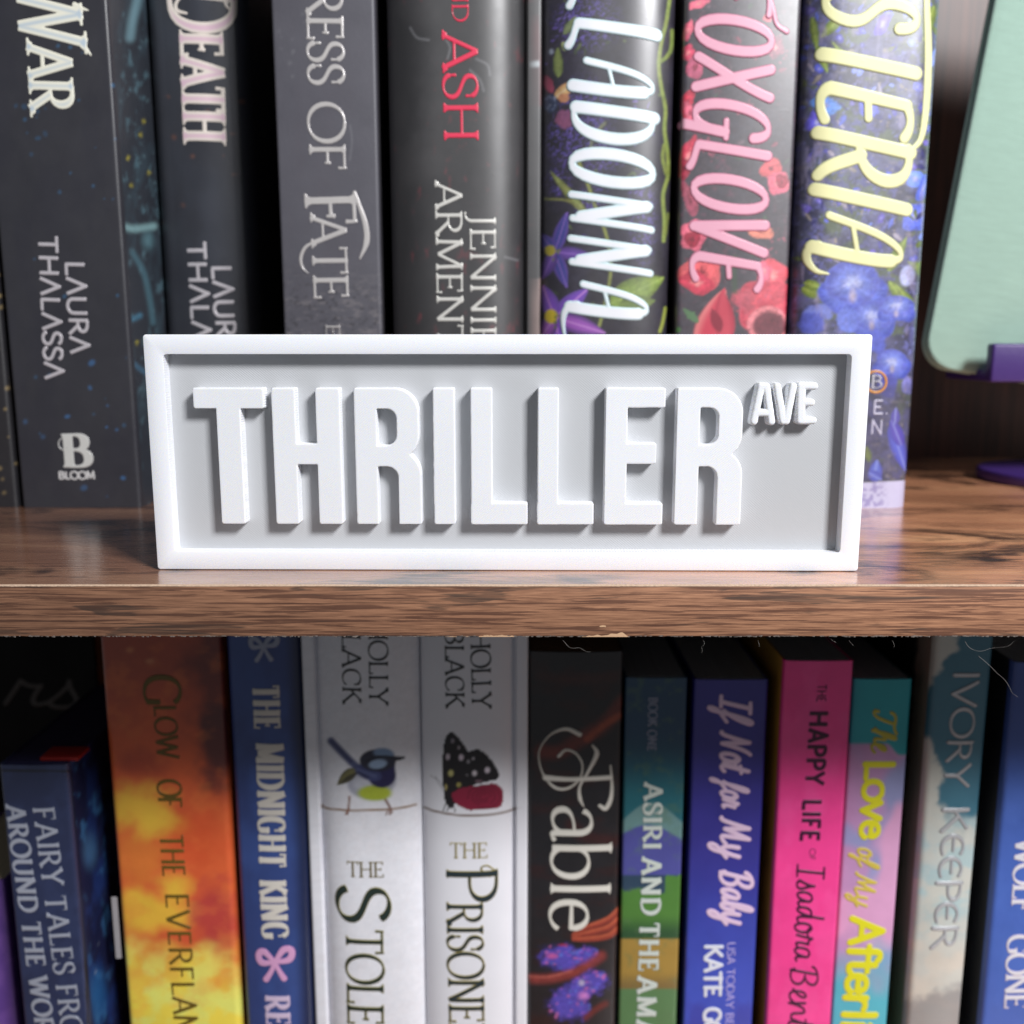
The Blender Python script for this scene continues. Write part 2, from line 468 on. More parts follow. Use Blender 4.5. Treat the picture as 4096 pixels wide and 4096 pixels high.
# ------------------------------------------------------------------ lettering: strokes -> distance field -> raised sheet
# glyph = (advance, [(path, flags)]) in cap heights; flags s/e = slab serif at start/end, S/E = beak
G = {
 'A': (.82, [("M.08,0 L.41,1", 's'), ("M.41,1 L.74,0", 'e'), ("M.19,.34 L.63,.34", '')]),
 'B': (.68, [("M.14,0 L.14,1", 'se'), ("M.14,.97 L.3,.97 C.62,.97 .62,.53 .3,.53 L.14,.53", ''), ("M.3,.53 C.7,.53 .7,.03 .32,.03 L.14,.03", '')]),
 'C': (.76, [("M.68,.8 C.6,1.04 .08,1.1 .08,.5 C.08,-.1 .6,-.06 .7,.2", 'S')]),
 'D': (.82, [("M.14,0 L.14,1", 'se'), ("M.14,.97 L.32,.97 C.9,.97 .9,.03 .32,.03 L.14,.03", '')]),
 'E': (.64, [("M.14,0 L.14,1", 'se'), ("M.14,.96 L.54,.96", 'E'), ("M.14,.51 L.44,.51", 'E'), ("M.14,.04 L.58,.04", 'E')]),
 'F': (.60, [("M.14,0 L.14,1", 'se'), ("M.14,.96 L.54,.96", 'E'), ("M.14,.5 L.43,.5", 'E')]),
 'G': (.82, [("M.7,.8 C.6,1.04 .08,1.1 .08,.5 C.08,-.08 .58,-.04 .7,.1", 'S'), ("M.7,.06 L.7,.42", 'e')]),
 'H': (.84, [("M.14,0 L.14,1", 'se'), ("M.7,0 L.7,1", 'se'), ("M.14,.52 L.7,.52", '')]),
 'I': (.30, [("M.15,0 L.15,1", 'se')]),
 'J': (.42, [("M.26,1 L.26,.12 C.26,-.12 .14,-.2 .02,-.16", 's')]),
 'K': (.76, [("M.14,0 L.14,1", 'se'), ("M.62,1 L.16,.46", 's'), ("M.3,.6 L.7,0", 'e')]),
 'L': (.60, [("M.14,0 L.14,1", 'se'), ("M.14,.04 L.56,.04", 'E')]),
 'M': (1.0, [("M.14,0 L.16,1", 's'), ("M.16,1 L.5,.08", 's'), ("M.5,.08 L.84,1", 'e'), ("M.84,1 L.86,0", 'e')]),
 'N': (.86, [("M.14,0 L.14,1", 's'), ("M.14,1 L.72,.02", 's'), ("M.72,.02 L.72,1", 'e')]),
 'O': (.86, [("M.43,1 C.96,1 .96,0 .43,0 C-.1,0 -.1,1 .43,1", 'c')]),
 'P': (.64, [("M.14,0 L.14,1", 'se'), ("M.14,.97 L.3,.97 C.68,.97 .68,.45 .3,.45 L.14,.45", '')]),
 'Q': (.86, [("M.43,1 C.96,1 .96,0 .43,0 C-.1,0 -.1,1 .43,1", 'c'), ("M.45,.2 L.8,-.12", '')]),
 'R': (.74, [("M.14,0 L.14,1", 'se'), ("M.14,.97 L.3,.97 C.66,.97 .66,.48 .3,.48 L.14,.48", ''), ("M.34,.48 L.68,0", 'e')]),
 'S': (.58, [("M.48,.82 C.42,1.06 .06,1.04 .08,.74 C.1,.5 .52,.54 .5,.24 C.48,-.06 .1,-.06 .06,.2", 'SE')]),
 'T': (.72, [("M.36,0 L.36,1", 's'), ("M.05,.96 L.67,.96", 'SE')]),
 'U': (.82, [("M.14,1 L.14,.3 C.14,-.1 .68,-.1 .68,.3 L.68,1", 'se')]),
 'V': (.78, [("M.06,1 L.39,0", 's'), ("M.39,0 L.72,1", 'e')]),
 'W': (1.12, [("M.06,1 L.33,0", 's'), ("M.33,0 L.57,.95", 'e'), ("M.57,.95 L.81,0", ''), ("M.81,0 L1.06,1", 'e')]),
 'X': (.76, [("M.08,1 L.68,0", 'se'), ("M.66,1 L.08,0", 'se')]),
 'Y': (.74, [("M.06,1 L.37,.46", 's'), ("M.68,1 L.37,.46", 's'), ("M.37,.46 L.37,0", 'e')]),
 'Z': (.70, [("M.08,.96 L.6,.96", 'S'), ("M.6,.96 L.08,.04", ''), ("M.08,.04 L.62,.04", 'E')]),
 '3': (.5, [("M.06,.85 C.2,1.05 .5,1.0 .42,.75 C.38,.55 .2,.55 .2,.55 C.5,.55 .5,.02 .2,.0 C.1,0 .05,.08 .04,.15", '')]),
 '.': (.26, [("M.12,.04 L.14,.04", 'c')]), "'": (.22, [("M.1,1 L.08,.76", '')]), ' ': (.36, []), '-': (.4, [("M.05,.4 L.35,.4", '')]),
 'a': (.56, [("M.1,.52 C.16,.72 .44,.72 .44,.46 L.44,.1 C.44,.0 .5,-.02 .56,.06", ''), ("M.44,.38 C.2,.38 .06,.3 .08,.15 C.1,-.04 .36,-.03 .44,.16", '')]),
 'b': (.62, [("M.12,.02 L.12,1.02", 'e'), ("M.12,.46 C.2,.72 .58,.7 .56,.32 C.54,-.06 .2,-.06 .12,.14", '')]),
 'd': (.62, [("M.5,1.02 L.5,0", 's'), ("M.5,.46 C.4,.72 .06,.7 .06,.32 C.06,-.06 .4,-.06 .5,.14", '')]),
 'e': (.54, [("M.08,.36 L.48,.36 C.5,.72 .08,.74 .07,.34 C.06,-.06 .38,-.08 .5,.14", '')]),
 'f': (.36, [("M.4,.94 C.3,1.06 .17,1.02 .17,.8 L.17,0", 'e'), ("M.03,.62 L.34,.62", '')]),
 'h': (.62, [("M.12,1.02 L.12,0", 'se'), ("M.12,.44 C.22,.74 .5,.7 .5,.44 L.5,0", 'e')]),
 'i': (.28, [("M.14,.64 L.14,0", 'se'), ("M.13,.88 L.15,.88", 'c')]),
 'k': (.6, [("M.12,1.02 L.12,0", 'se'), ("M.5,.64 L.13,.3", ''), ("M.24,.4 L.54,0", 'e')]),
 'l': (.28, [("M.14,1.02 L.14,0", 'se')]),
 'm': (.92, [("M.12,.66 L.12,0", 'se'), ("M.12,.46 C.2,.74 .46,.7 .46,.44 L.46,0", 'e'), ("M.46,.46 C.54,.74 .8,.7 .8,.44 L.8,0", 'e')]),
 'n': (.62, [("M.12,.66 L.12,0", 'se'), ("M.12,.44 C.22,.74 .5,.7 .5,.44 L.5,0", 'e')]),
 'o': (.60, [("M.3,.67 C.66,.67 .66,-.01 .3,-.01 C-.06,-.01 -.06,.67 .3,.67", 'c')]),
 'p': (.62, [("M.12,.66 L.12,-.34", 'se'), ("M.12,.46 C.2,.72 .58,.7 .56,.32 C.54,-.06 .2,-.06 .12,.14", '')]),
 'r': (.44, [("M.12,.66 L.12,0", 'se'), ("M.12,.42 C.18,.66 .3,.7 .42,.62", '')]),
 's': (.46, [("M.38,.56 C.32,.72 .06,.7 .08,.5 C.1,.32 .42,.36 .4,.16 C.38,-.06 .1,-.04 .06,.12", '')]),
 't': (.38, [("M.16,.86 L.16,.14 C.17,-.02 .3,-.02 .38,.08", ''), ("M.03,.62 L.34,.62", '')]),
 'v': (.56, [("M.05,.64 L.28,0", 's'), ("M.28,0 L.51,.64", 'e')]),
 'y': (.56, [("M.05,.64 L.29,.02", 's'), ("M.51,.64 L.29,.02 L.18,-.26 C.14,-.34 .06,-.34 .02,-.28", 's')]),
}
SANS = dict(G); 
SANS['A'] = (.74, [("M.06,0 L.37,1 L.68,0", ''), ("M.17,.32 L.57,.32", '')])
SANS['M'] = (.9, [("M.1,0 L.14,1 L.45,.2 L.76,1 L.8,0", '')])
SANS['N'] = (.78, [("M.12,0 L.12,1 L.66,0 L.66,1", '')])
LAMBDA = dict(SANS); LAMBDA['A'] = (.72, [("M.06,0 L.36,1 L.66,0", '')])
BRUSH = dict(SANS)
BRUSH.update({
 'A': (.66, [("M.54,0 C.58,.3 .58,.7 .54,.86", ''), ("M.54,.86 C.48,1.06 .32,.98 .22,.72 C.14,.5 .1,.2 .08,.16", 't'), ("M.14,.42 L.56,.5", 't')]),
 'L': (.52, [("M.14,1 L.1,.06 C.2,.0 .34,.02 .5,-.06", '')]),
 'D': (.66, [("M.14,1 L.1,.04", ''), ("M.08,.97 C.5,1.05 .66,.7 .6,.38 C.55,.06 .3,-.02 .1,.03", '')]),
 'O': (.66, [("M.34,1 C.68,1 .66,0 .3,0 C-.02,0 .0,1 .34,1", 'c')]),
 'N': (.66, [("M.06,.0 L.12,.97", 't'), ("M.14,.93 L.46,.12", ''), ("M.5,.02 L.56,1", 't')]),
 'E': (.56, [("M.56,.92 C.4,1.0 .25,.98 .14,.92 L.1,.1 C.16,-.02 .36,-.02 .52,.06", ''), ("M.13,.5 L.4,.52", '')]),
 'F': (.56, [("M.62,.98 C.4,1.0 .25,.98 .14,.94 L.1,.02", ''), ("M.13,.5 L.4,.52", '')]),
 'G': (.68, [("M.6,.8 C.56,1.04 .3,1.08 .16,.8 C.02,.5 .06,.0 .3,.0 C.5,.0 .56,.2 .56,.4 L.5,-.14", ''), ("M.36,.42 L.66,.42", '')]),
 'X': (.66, [("M.1,1 L.56,0", ''), ("M.58,1 C.5,.7 .2,.3 .04,.02", '')]),
 'V': (.64, [("M.08,1 L.26,.02 L.58,1", '')]),
 'S': (.6, [("M.5,.8 C.48,1.04 .16,1.06 .14,.76 C.12,.5 .52,.5 .5,.24 C.46,-.06 .12,-.06 .06,.16", '')]),
 'T': (.56, [("M.28,0 L.3,1", ''), ]),
 'R': (.68, [("M.14,1 L.1,0", ''), ("M.08,.97 C.5,1.06 .66,.8 .52,.6 C.44,.48 .28,.44 .14,.44", ''), ("M.3,.46 C.42,.3 .5,.1 .66,.02", '')]),
 'I': (.34, [("M.18,1 L.14,0", '')]),
})
SCRIPT = dict(SANS)
SCRIPT.update({
 'I': (.6, [("M.1,.98 L.52,.98", ''), ("M.32,.98 L.26,.0", ''), ("M.04,.0 L.46,.0", '')]),
 'N': (.86, [("M.0,.02 C.1,-.06 .16,.3 .26,.96 L.5,.04 C.56,.4 .62,.9 .8,1.0", '')]),
 'M': (1.1, [("M.0,.02 C.1,-.06 .16,.3 .28,.96 L.44,.14 L.72,.96 L.74,.08 C.8,-.04 .92,.04 1.05,.16", '')]),
 'B': (.8, [("M.26,1.0 L.14,.0", ''), ("M.0,.82 C.1,1.1 .72,1.14 .62,.78 C.56,.58 .38,.55 .3,.54 C.7,.54 .7,.12 .44,.02 C.3,-.04 .14,.0 .1,.12", '')]),
 'T': (.8, [("M.0,.76 C.04,.98 .2,1.0 .4,.96 C.55,.92 .7,.92 .84,1.06", ''), ("M.46,.95 C.4,.6 .36,.1 .18,.02 C.08,-.02 .02,.08 .06,.2", '')]),
 'a': (.56, [("M.4,.5 C.26,.72 .02,.5 .06,.2 C.1,-.1 .34,.02 .4,.5 C.38,.2 .38,-.02 .56,.12", '')]),
 'b': (.5, [("M.0,.1 C.2,.3 .38,1.04 .24,1.04 C.1,1.0 .08,.3 .14,.1 C.22,-.1 .42,.06 .36,.34 C.36,.44 .46,.42 .5,.38", '')]),
 'd': (.6, [("M.4,.5 C.26,.72 .02,.5 .06,.2 C.1,-.1 .34,.02 .46,1.04", ''), ("M.42,.6 C.38,.2 .4,-.04 .6,.12", '')]),
 'e': (.44, [("M.0,.12 C.24,.3 .36,.6 .22,.62 C.04,.6 .0,.06 .2,.0 C.32,-.02 .4,.08 .44,.14", '')]),
 'f': (.42, [("M.0,.1 C.24,.4 .44,1.06 .28,1.06 C.14,1.04 .1,.2 .06,-.3 C.02,-.5 -.1,-.36 .02,-.12 C.1,.0 .3,.1 .42,.2", '')]),
 'h': (.58, [("M.0,.1 C.2,.3 .38,1.04 .24,1.04 C.12,1.0 .1,.3 .1,.0 C.14,.4 .3,.66 .38,.56 C.44,.4 .34,.0 .58,.12", '')]),
 'i': (.3, [("M.0,.1 L.14,.62 C.1,.2 .1,-.04 .3,.12", ''), ("M.2,.86 L.21,.88", '')]),
 'l': (.34, [("M.0,.1 C.2,.3 .38,1.04 .24,1.04 C.1,1.0 .04,.0 .18,.0 C.24,.0 .3,.06 .34,.12", '')]),
 'n': (.6, [("M.04,.6 L.06,.0 C.12,.5 .3,.7 .38,.56 C.44,.4 .34,.0 .6,.12", '')]),
 'o': (.5, [("M.24,.62 C.0,.62 .0,.0 .2,.0 C.44,.0 .44,.6 .24,.62 C.2,.5 .4,.44 .5,.5", '')]),
 'r': (.42, [("M.0,.1 L.12,.66 C.2,.5 .28,.52 .34,.54 C.24,.2 .26,-.02 .42,.12", '')]),
 's': (.38, [("M.0,.1 C.14,.3 .22,.6 .2,.64 C.2,.4 .38,.2 .28,.06 C.2,-.04 .06,.0 .04,.1", '')]),
 't': (.38, [("M.0,.1 C.1,.3 .2,.8 .2,.94 L.12,.2 C.1,-.04 .26,-.02 .38,.12", ''), ("M.02,.66 L.34,.7", '')]),
 'y': (.54, [("M.04,.6 C.02,.2 .1,.0 .22,.06 C.34,.14 .4,.4 .42,.62 L.3,-.2 C.24,-.5 .0,-.44 .08,-.2 C.16,-.04 .4,.06 .54,.18", '')]),
 'w': (.7, [("M.04,.6 C.02,.0 .2,-.1 .34,.5 C.34,-.1 .56,.0 .6,.6", '')]),
})

def parse_path(d):
    toks = d.replace('M', ' M ').replace('L', ' L ').replace('C', ' C ').split()
    i = 0; pts = []; cmd = None; start_flags = []
    def rd(k):
        return [tuple(float(q) for q in toks[i + j].split(',')) for j in range(k)]
    while i < len(toks):
        if toks[i] in 'MLC': cmd = toks[i]; i += 1; continue
        if cmd == 'M': pts.append(rd(1)[0]); i += 1; cmd = 'L'
        elif cmd == 'L': pts.append(rd(1)[0]); i += 1
        else:
            a, b, c = rd(3); i += 3; p = pts[-1]
            for k in range(1, 13):
                t = k / 12; q = 1 - t
                pts.append((q**3*p[0]+3*q*q*t*a[0]+3*q*t*t*b[0]+t**3*c[0], q**3*p[1]+3*q*q*t*a[1]+3*q*t*t*b[1]+t**3*c[1]))
    return np.array(pts)

class Field:
    def __init__(self, x0, z0, x1, z1, g):
        self.g = g; self.x0 = x0; self.z0 = z0
        self.nx = int(math.ceil((x1 - x0) / g)) + 1; self.nz = int(math.ceil((z1 - z0) / g)) + 1
        self.f = np.full((self.nz, self.nx), 50.0)
        self.X = x0 + np.arange(self.nx) * g; self.Z = z0 + np.arange(self.nz) * g
    def win(self, ax, az, bx, bz, pad):
        i0 = max(0, int((min(az, bz) - pad - self.z0) / self.g)); i1 = min(self.nz, int((max(az, bz) + pad - self.z0) / self.g) + 2)
        j0 = max(0, int((min(ax, bx) - pad - self.x0) / self.g)); j1 = min(self.nx, int((max(ax, bx) + pad - self.x0) / self.g) + 2)
        if i0 >= i1 or j0 >= j1: return None
        return slice(i0, i1), slice(j0, j1)
    def seg(self, a, b, ra, rb, butt_a=False, butt_b=False):
        pad = max(ra, rb) * 1.5 + 2.0
        w = self.win(a[0], a[1], b[0], b[1], pad)
        if w is None: return
        X, Z = np.meshgrid(self.X[w[1]], self.Z[w[0]])
        vx, vz = b[0] - a[0], b[1] - a[1]; L = math.hypot(vx, vz) + 1e-9
        t = ((X - a[0]) * vx + (Z - a[1]) * vz) / (L * L)
        tc = np.clip(t, 0, 1)
        perp = np.abs((X - a[0]) * vz - (Z - a[1]) * vx) / L
        r = ra + (rb - ra) * tc
        d = np.hypot(X - a[0] - tc * vx, Z - a[1] - tc * vz) - r
        if butt_a: d = np.where(t < 0, np.maximum(perp - r, -t * L), d)
        if butt_b: d = np.where(t > 1, np.maximum(perp - r, (t - 1) * L), d)
        self.f[w] = np.minimum(self.f[w], d)

def sheet_from_field(F, name, yfun, H, bev, drop, colfun=None, sharp=50):
    """marching squares over the field; faces front (-Y)"""
    f = F.f; nz, nx = f.shape
    ins = f < 0
    if not ins.any(): return None
    gi = np.full(f.shape, -1, np.int64); gi[ins] = np.arange(ins.sum())
    n0 = int(ins.sum())
    Xg, Zg = np.meshgrid(F.X, F.Z)
    vx = [Xg[ins]]; vz = [Zg[ins]]; vs = [f[ins]]
    hx = ins[:, :-1] != ins[:, 1:]; he = np.full(hx.shape, -1, np.int64); he[hx] = n0 + np.arange(hx.sum())
    a, b = f[:, :-1][hx], f[:, 1:][hx]; t = np.clip(a / (a - b), .02, .98)
    vx.append(Xg[:, :-1][hx] + t * F.g); vz.append(Zg[:, :-1][hx]); vs.append(np.zeros(t.shape))
    n1 = n0 + int(hx.sum())
    vv = ins[:-1] != ins[1:]; ve = np.full(vv.shape, -1, np.int64); ve[vv] = n1 + np.arange(vv.sum())
    a, b = f[:-1][vv], f[1:][vv]; t = np.clip(a / (a - b), .02, .98)
    vx.append(Xg[:-1][vv]); vz.append(Zg[:-1][vv] + t * F.g); vs.append(np.zeros(t.shape))
    vx = np.concatenate(vx); vz = np.concatenate(vz); vs = np.concatenate(vs)
    # corners: 0=(i,j) 1=(i,j+1) 2=(i+1,j+1) 3=(i+1,j); edges: 4=0-1 5=1-2 6=3-2 7=0-3
    items = [gi[:-1, :-1], gi[:-1, 1:], gi[1:, 1:], gi[1:, :-1], he[:-1], ve[:, 1:], he[1:], ve[:, :-1]]
    case = ins[:-1, :-1] * 1 + ins[:-1, 1:] * 2 + ins[1:, 1:] * 4 + ins[1:, :-1] * 8
    T = {1: [(0, 4, 7)], 2: [(1, 5, 4)], 4: [(2, 6, 5)], 8: [(3, 7, 6)], 3: [(0, 1, 5, 7)], 6: [(1, 2, 6, 4)], 12: [(2, 3, 7, 5)],
         9: [(3, 0, 4, 6)], 7: [(0, 1, 2, 6, 7)], 14: [(1, 2, 3, 7, 4)], 13: [(2, 3, 0, 4, 5)], 11: [(3, 0, 1, 5, 6)], 15: [(0, 1, 2, 3)],
         5: [(0, 4, 5, 2, 6, 7)], 10: [(1, 5, 6, 3, 7, 4)]}
    loops = []; tot = []; walls = []
    for c, polys in T.items():
        m = case == c
        k = int(m.sum())
        if not k: continue
        for p in polys:
            loops.append(np.stack([items[q][m] for q in p], 1).ravel()); tot.append(np.full(k, len(p)))
            for q0, q1 in zip(p, p[1:] + p[:1]):
                if q0 >= 4 and q1 >= 4: walls.append(np.stack([items[q0][m], items[q1][m]], 1))
    yb = yfun(vx, vz)
    t = np.clip(-vs / bev, 0, 1)
    h = H - bev * (1 - np.sqrt(1 - (1 - t) ** 2)) if bev <= H else H * np.sqrt(1 - (1 - t) ** 2) * .9 + H * .1
    V = np.stack([vx, yb - h, vz], 1)
    W = np.concatenate(walls)
    used = np.unique(W); mp = np.full(len(V), -1, np.int64); mp[used] = len(V) + np.arange(len(used))
    V2 = np.stack([vx[used], yb[used] + drop, vz[used]], 1)
    wl = np.stack([W[:, 1], W[:, 0], mp[W[:, 0]], mp[W[:, 1]]], 1)
    loops.append(wl.ravel()); tot.append(np.full(len(wl), 4))
    cols = None
    if colfun is not None:
        c = colfun(vs, vx, vz); cols = np.concatenate([c, c[used]])
    return make_mesh(name, np.concatenate([V, V2]), np.concatenate(loops), np.concatenate(tot), cols, True, sharp)

STY = {
 'serif':  dict(font=G, thick=.155, thin=.05, nib=12, ser=(.13, .035)),
 'serifb': dict(font=G, thick=.22, thin=.07, nib=8, ser=(.18, .05)),
 'roman':  dict(font=G, thick=.14, thin=.055, nib=16, ser=(.1, .055)),
 'flare':  dict(font=SANS, thick=.1, thin=.045, nib=10, ser=None),
 'sans':   dict(font=SANS, thick=.13, thin=.12, nib=0, ser=None),
 'bold':   dict(font=SANS, thick=.26, thin=.22, nib=0, ser=None, rnd=True),
 'blam':   dict(font=LAMBDA, thick=.2, thin=.17, nib=0, ser=None),
 'brush':  dict(font=BRUSH, thick=.19, thin=.10, nib=8, ser=None, rnd=True, shear=.12, mm=True),
 'script': dict(font=SCRIPT, thick=.13, thin=.09, nib=20, ser=None, rnd=True, shear=.25),
 'fable':  dict(font=G, thick=.16, thin=.06, nib=15, ser=(.14, .04)),
}

def text_strokes(s, sty, p0, p1, cap):
    """p0,p1 baseline ends (x,z mm), cap height in mm -> list of (pts, radii, butt)"""
    st = STY[sty] if isinstance(sty, str) else sty
    font = st['font']; p0 = np.array(p0, float); p1 = np.array(p1, float)
    total = sum(font[ch][0] for ch in s)
    L = float(np.hypot(*(p1 - p0))); u = (p1 - p0) / L; up = np.array([-u[1], u[0]])
    sx = L / total; cur = 0; out = []
    thick = st['thick'] * min(cap, sx * 1.25 if sty != 'brush' else cap); thin = st['thin'] * min(cap, sx * 1.25 if sty != 'brush' else cap)
    nib = math.radians(st['nib']); sh = st.get('shear', 0)
    fit = st.get('fit', 1.0)
    def tr(q):
        q = np.asarray(q, float).reshape(-1, 2)
        a = (cur + adv * (1 - fit) / 2 + q[:, 0] * fit) * sx + sh * q[:, 1] * cap
        return p0 + a[:, None] * u + (q[:, 1] * cap)[:, None] * up
    for ch in s:
        adv, strokes = font[ch]
        for path, fl in strokes:
            q = parse_path(path)
            loc = np.stack([q[:, 0] * sx + sh * q[:, 1] * cap, q[:, 1] * cap], 1)
            P = tr(q)
            d = np.diff(loc, axis=0); ang = np.arctan2(d[:, 1], d[:, 0])
            wseg = thin + (thick - thin) * np.abs(np.sin(ang - nib)) ** 1.2
            wseg = wseg * (.62 if 't' in fl else 1.3 if 'T' in fl else 1.0)
            wv = np.concatenate([[wseg[0]], (wseg[:-1] + wseg[1:]) / 2, [wseg[-1]]]) / 2
            straight = len(q) <= 4 and 'C' not in path
            butt = (not st.get('rnd')) and 'c' not in fl
            if straight:
                for k in range(len(P) - 1):
                    out.append((P[k:k + 2], np.array([wseg[k], wseg[k]]) / 2, (butt and k == 0, butt and k == len(P) - 2)))
            else:
                out.append((P, wv, (butt, butt)))
            if st['ser']:
                hl, th = st['ser']
                hl *= cap if cap < sx * 1.6 else sx * 1.3; th *= cap
                for f_, idx in (('s', 0), ('e', -1)):
                    if f_ in fl:
                        c = P[idx]; off = (-th * .5 if q[idx][1] > .3 else th * .5)
                        c = c + up * off
                        out.append((np.array([c - u * (hl + thick * .25), c + u * (hl + thick * .25)]), np.array([th, th]) / 2, (True, True)))
                        # bracket
                        inner = c + (up * (-1 if q[idx][1] > .3 else 1)) * th * 2.0
                        out.append((np.array([c, inner]), np.array([thick * .5 + hl * .45, thick * .45]), (True, True)))
                for f_, idx in (('S', 0), ('E', -1)):
                    if f_ in fl:
                        c = P[idx]; sg = -1 if q[idx][1] > .7 else (1 if q[idx][1] < .3 else 0)
                        bl = th * 3.2
                        a = c - up * (bl * (.5 if sg == 0 else .3)) if sg >= 0 else c + up * bl * .3
                        b = c + up * (bl * (.5 if sg == 0 else 1.0)) if sg >= 0 else c - up * bl
                        out.append((np.array([a, b]), np.array([th * .5, th * .8]), (True, True)))
        cur += adv
    return out

def strokes_mesh(name, strokes, yfun, g=.25, H=.14, bev=.14, drop=.05, edge=None, inner=None, grow=0.0, edge_w=.25, weightmod=1.0):
    pts = np.concatenate([s[0] for s in strokes]); rm = max(float(np.max(s[1])) for s in strokes) + grow + 1
    F = Field(pts[:, 0].min() - rm, pts[:, 1].min() - rm, pts[:, 0].max() + rm, pts[:, 1].max() + rm, g)
    for P, r, (ba, bb) in strokes:
        r = r * weightmod + grow
        for k in range(len(P) - 1):
            F.seg(P[k], P[k + 1], r[k], r[k + 1], ba and k == 0, bb and k == len(P) - 2)
    def cf(sd, x, z):
        t = sstep(.3, 1.0, -sd / edge_w)[:, None]
        return lin(edge) * (1 - t) + lin(inner) * t
    return sheet_from_field(F, name, yfun, H, bev, drop, cf if edge is not None else None)

# ------------------------------------------------------------------ books
class Book:
    def __init__(s, label, d, left, right, ztop, zbot, depth, kind='paper', bulge=.4, sh=(0, 0), base=(40, 40, 46),
                 art=None, mat=None, side_art=None, side_col=None, pages=None, zvis=None, group=None, rc=1.2, name='book', step=.42,
                 cover_cols=None, crown=(2.6, .62)):
        s.crown = crown
        s.d = d; s.kind = kind; s.bulge = bulge; s.sh = sh; s.rc = rc
        s.x0 = left if isinstance(left, (int, float)) else unproj(left[0], left[1], d)[0]
        s.x1 = right if isinstance(right, (int, float)) else unproj(right[0], right[1], d)[0]
        s.z0, s.z1, s.depth = zbot, ztop, depth
        s.ob = thing(name, label, 'book', ((s.x0 + s.x1) / 2, d + depth / 2, zbot), group)
        s.prof = s.profile()
        mat = mat or MATTE
        # --- spine
        xs, ys = s.prof[:, 0], s.prof[:, 1]
        zv = zvis or (s.z0, s.z1)
        zs = np.concatenate([np.linspace(s.z0, max(zv[0], s.z0), 6)[:-1] if zv[0] > s.z0 + 1 else [],
                             np.linspace(max(zv[0], s.z0), min(zv[1], s.z1), max(2, int((min(zv[1], s.z1) - max(zv[0], s.z0)) / step))),
                             np.linspace(min(zv[1], s.z1), s.z1, 6)[1:] if zv[1] < s.z1 - 1 else []])
        X = np.broadcast_to(xs, (len(zs), len(xs))); Y = np.broadcast_to(ys, X.shape); Z = np.broadcast_to(zs[:, None], X.shape)
        PX, PY = proj(X, Y, Z)
        A = Art(PX, PY, base)
        if art: art(A)
        V = np.stack([X, Y, Z], -1).reshape(-1, 3); C = A.c.reshape(-1, 3)
        q = grid_faces(len(zs), len(xs))
        # rims give the cover its thickness
        t = .5 if kind == 'paper' else 1.0
        tx = np.gradient(xs); ty = np.gradient(ys); ln = np.hypot(tx, ty) + 1e-9
        ix, iy = xs - ty / ln * t, ys + tx / ln * t
        n = len(V)
        rim = np.concatenate([np.stack([ix, iy, np.full(len(xs), zs[-1])], 1), np.stack([ix, iy, np.full(len(xs), zs[0])], 1)])
        j = np.arange(len(xs) - 1); top = (len(zs) - 1) * len(xs)
        r1 = np.stack([top + j, top + j + 1, n + j + 1, n + j], 1)
        r2 = np.stack([j + 1, j, n + len(xs) + j, n + len(xs) + j + 1], 1)
        nV = np.concatenate([V, rim]); nC = np.concatenate([C, C[top:top + len(xs)], C[:len(xs)]])
        F_ = np.concatenate([q, r1, r2])
        me = make_mesh('spine', nV, F_.ravel(), np.full(len(F_), 4), nC, True, 45)
        link('spine', me, mat, s.ob)
        # --- boards / covers
        yb = s.prof[0, 1] + .02
        ct = .45 if kind == 'paper' else 2.4
        ins = 0 if kind == 'paper' else 3.0
        yend = d + depth
        for side, xa, xb in (('front_cover', s.x1 - ct, s.x1), ('back_cover', s.x0, s.x0 + ct)):
            sa = (side_art or {}).get('R' if side == 'front_cover' else 'L')
            col = (cover_cols or {}).get('R' if side == 'front_cover' else 'L', base)
            xo = xb if side == 'front_cover' else xa
            xi = xa if side == 'front_cover' else xb
            if sa:
                ysg = np.linspace(yb, yend, int((yend - yb) / 1.2)); zg = np.linspace(s.z0, s.z1, int((s.z1 - s.z0) / .9))
            else:
                ysg = np.array([yb, yend]); zg = np.array([s.z0, s.z1])
            Yg, Zg = np.meshgrid(ysg, zg); Xg = np.full(Yg.shape, xo)
            PX, PY = proj(Xg, Yg, Zg); A = Art(PX, PY, col)
            if sa: sa(A)
            V = np.stack([Xg, Yg, Zg], -1).reshape(-1, 3); C = A.c.reshape(-1, 3)
            nr, nc = Yg.shape
            q = grid_faces(nr, nc, flip=(side == 'back_cover'))
            n = len(V)
            cor = np.array([[xi, yb, s.z0], [xi, yend, s.z0], [xi, yend, s.z1], [xi, yb, s.z1]])
            o = [0, nc - 1, nr * nc - 1, (nr - 1) * nc]
            ff = [[n, n + 3, n + 2, n + 1]]
            for k in range(4):
                k2 = (k + 1) % 4; ff.append([o[k], n + k, n + k2, o[k2]])
            ff = np.array(ff)
            if side == 'back_cover': ff = ff[:, ::-1]
            me = make_mesh(side, np.concatenate([V, cor]), np.concatenate([q, ff]).ravel(), np.full(len(q) + len(ff), 4),
                           np.concatenate([C, np.repeat(C[:1], 4, 0)]), False)
            link(side, me, mat, s.ob)
        me = box_mesh('page_block', [(s.x0 + ct + .02, s.x1 - ct - .02, d + (rc + 1.6 if kind == 'paper' else 4.5) + (0 if kind == 'paper' else bulge), yend - ins - .3,
                                       s.z0 + ins + (.3 if ins == 0 else 0), s.z1 - ins - (.3 if ins == 0 else 0))])
        link('page_block', me, pages or PAGES, s.ob)
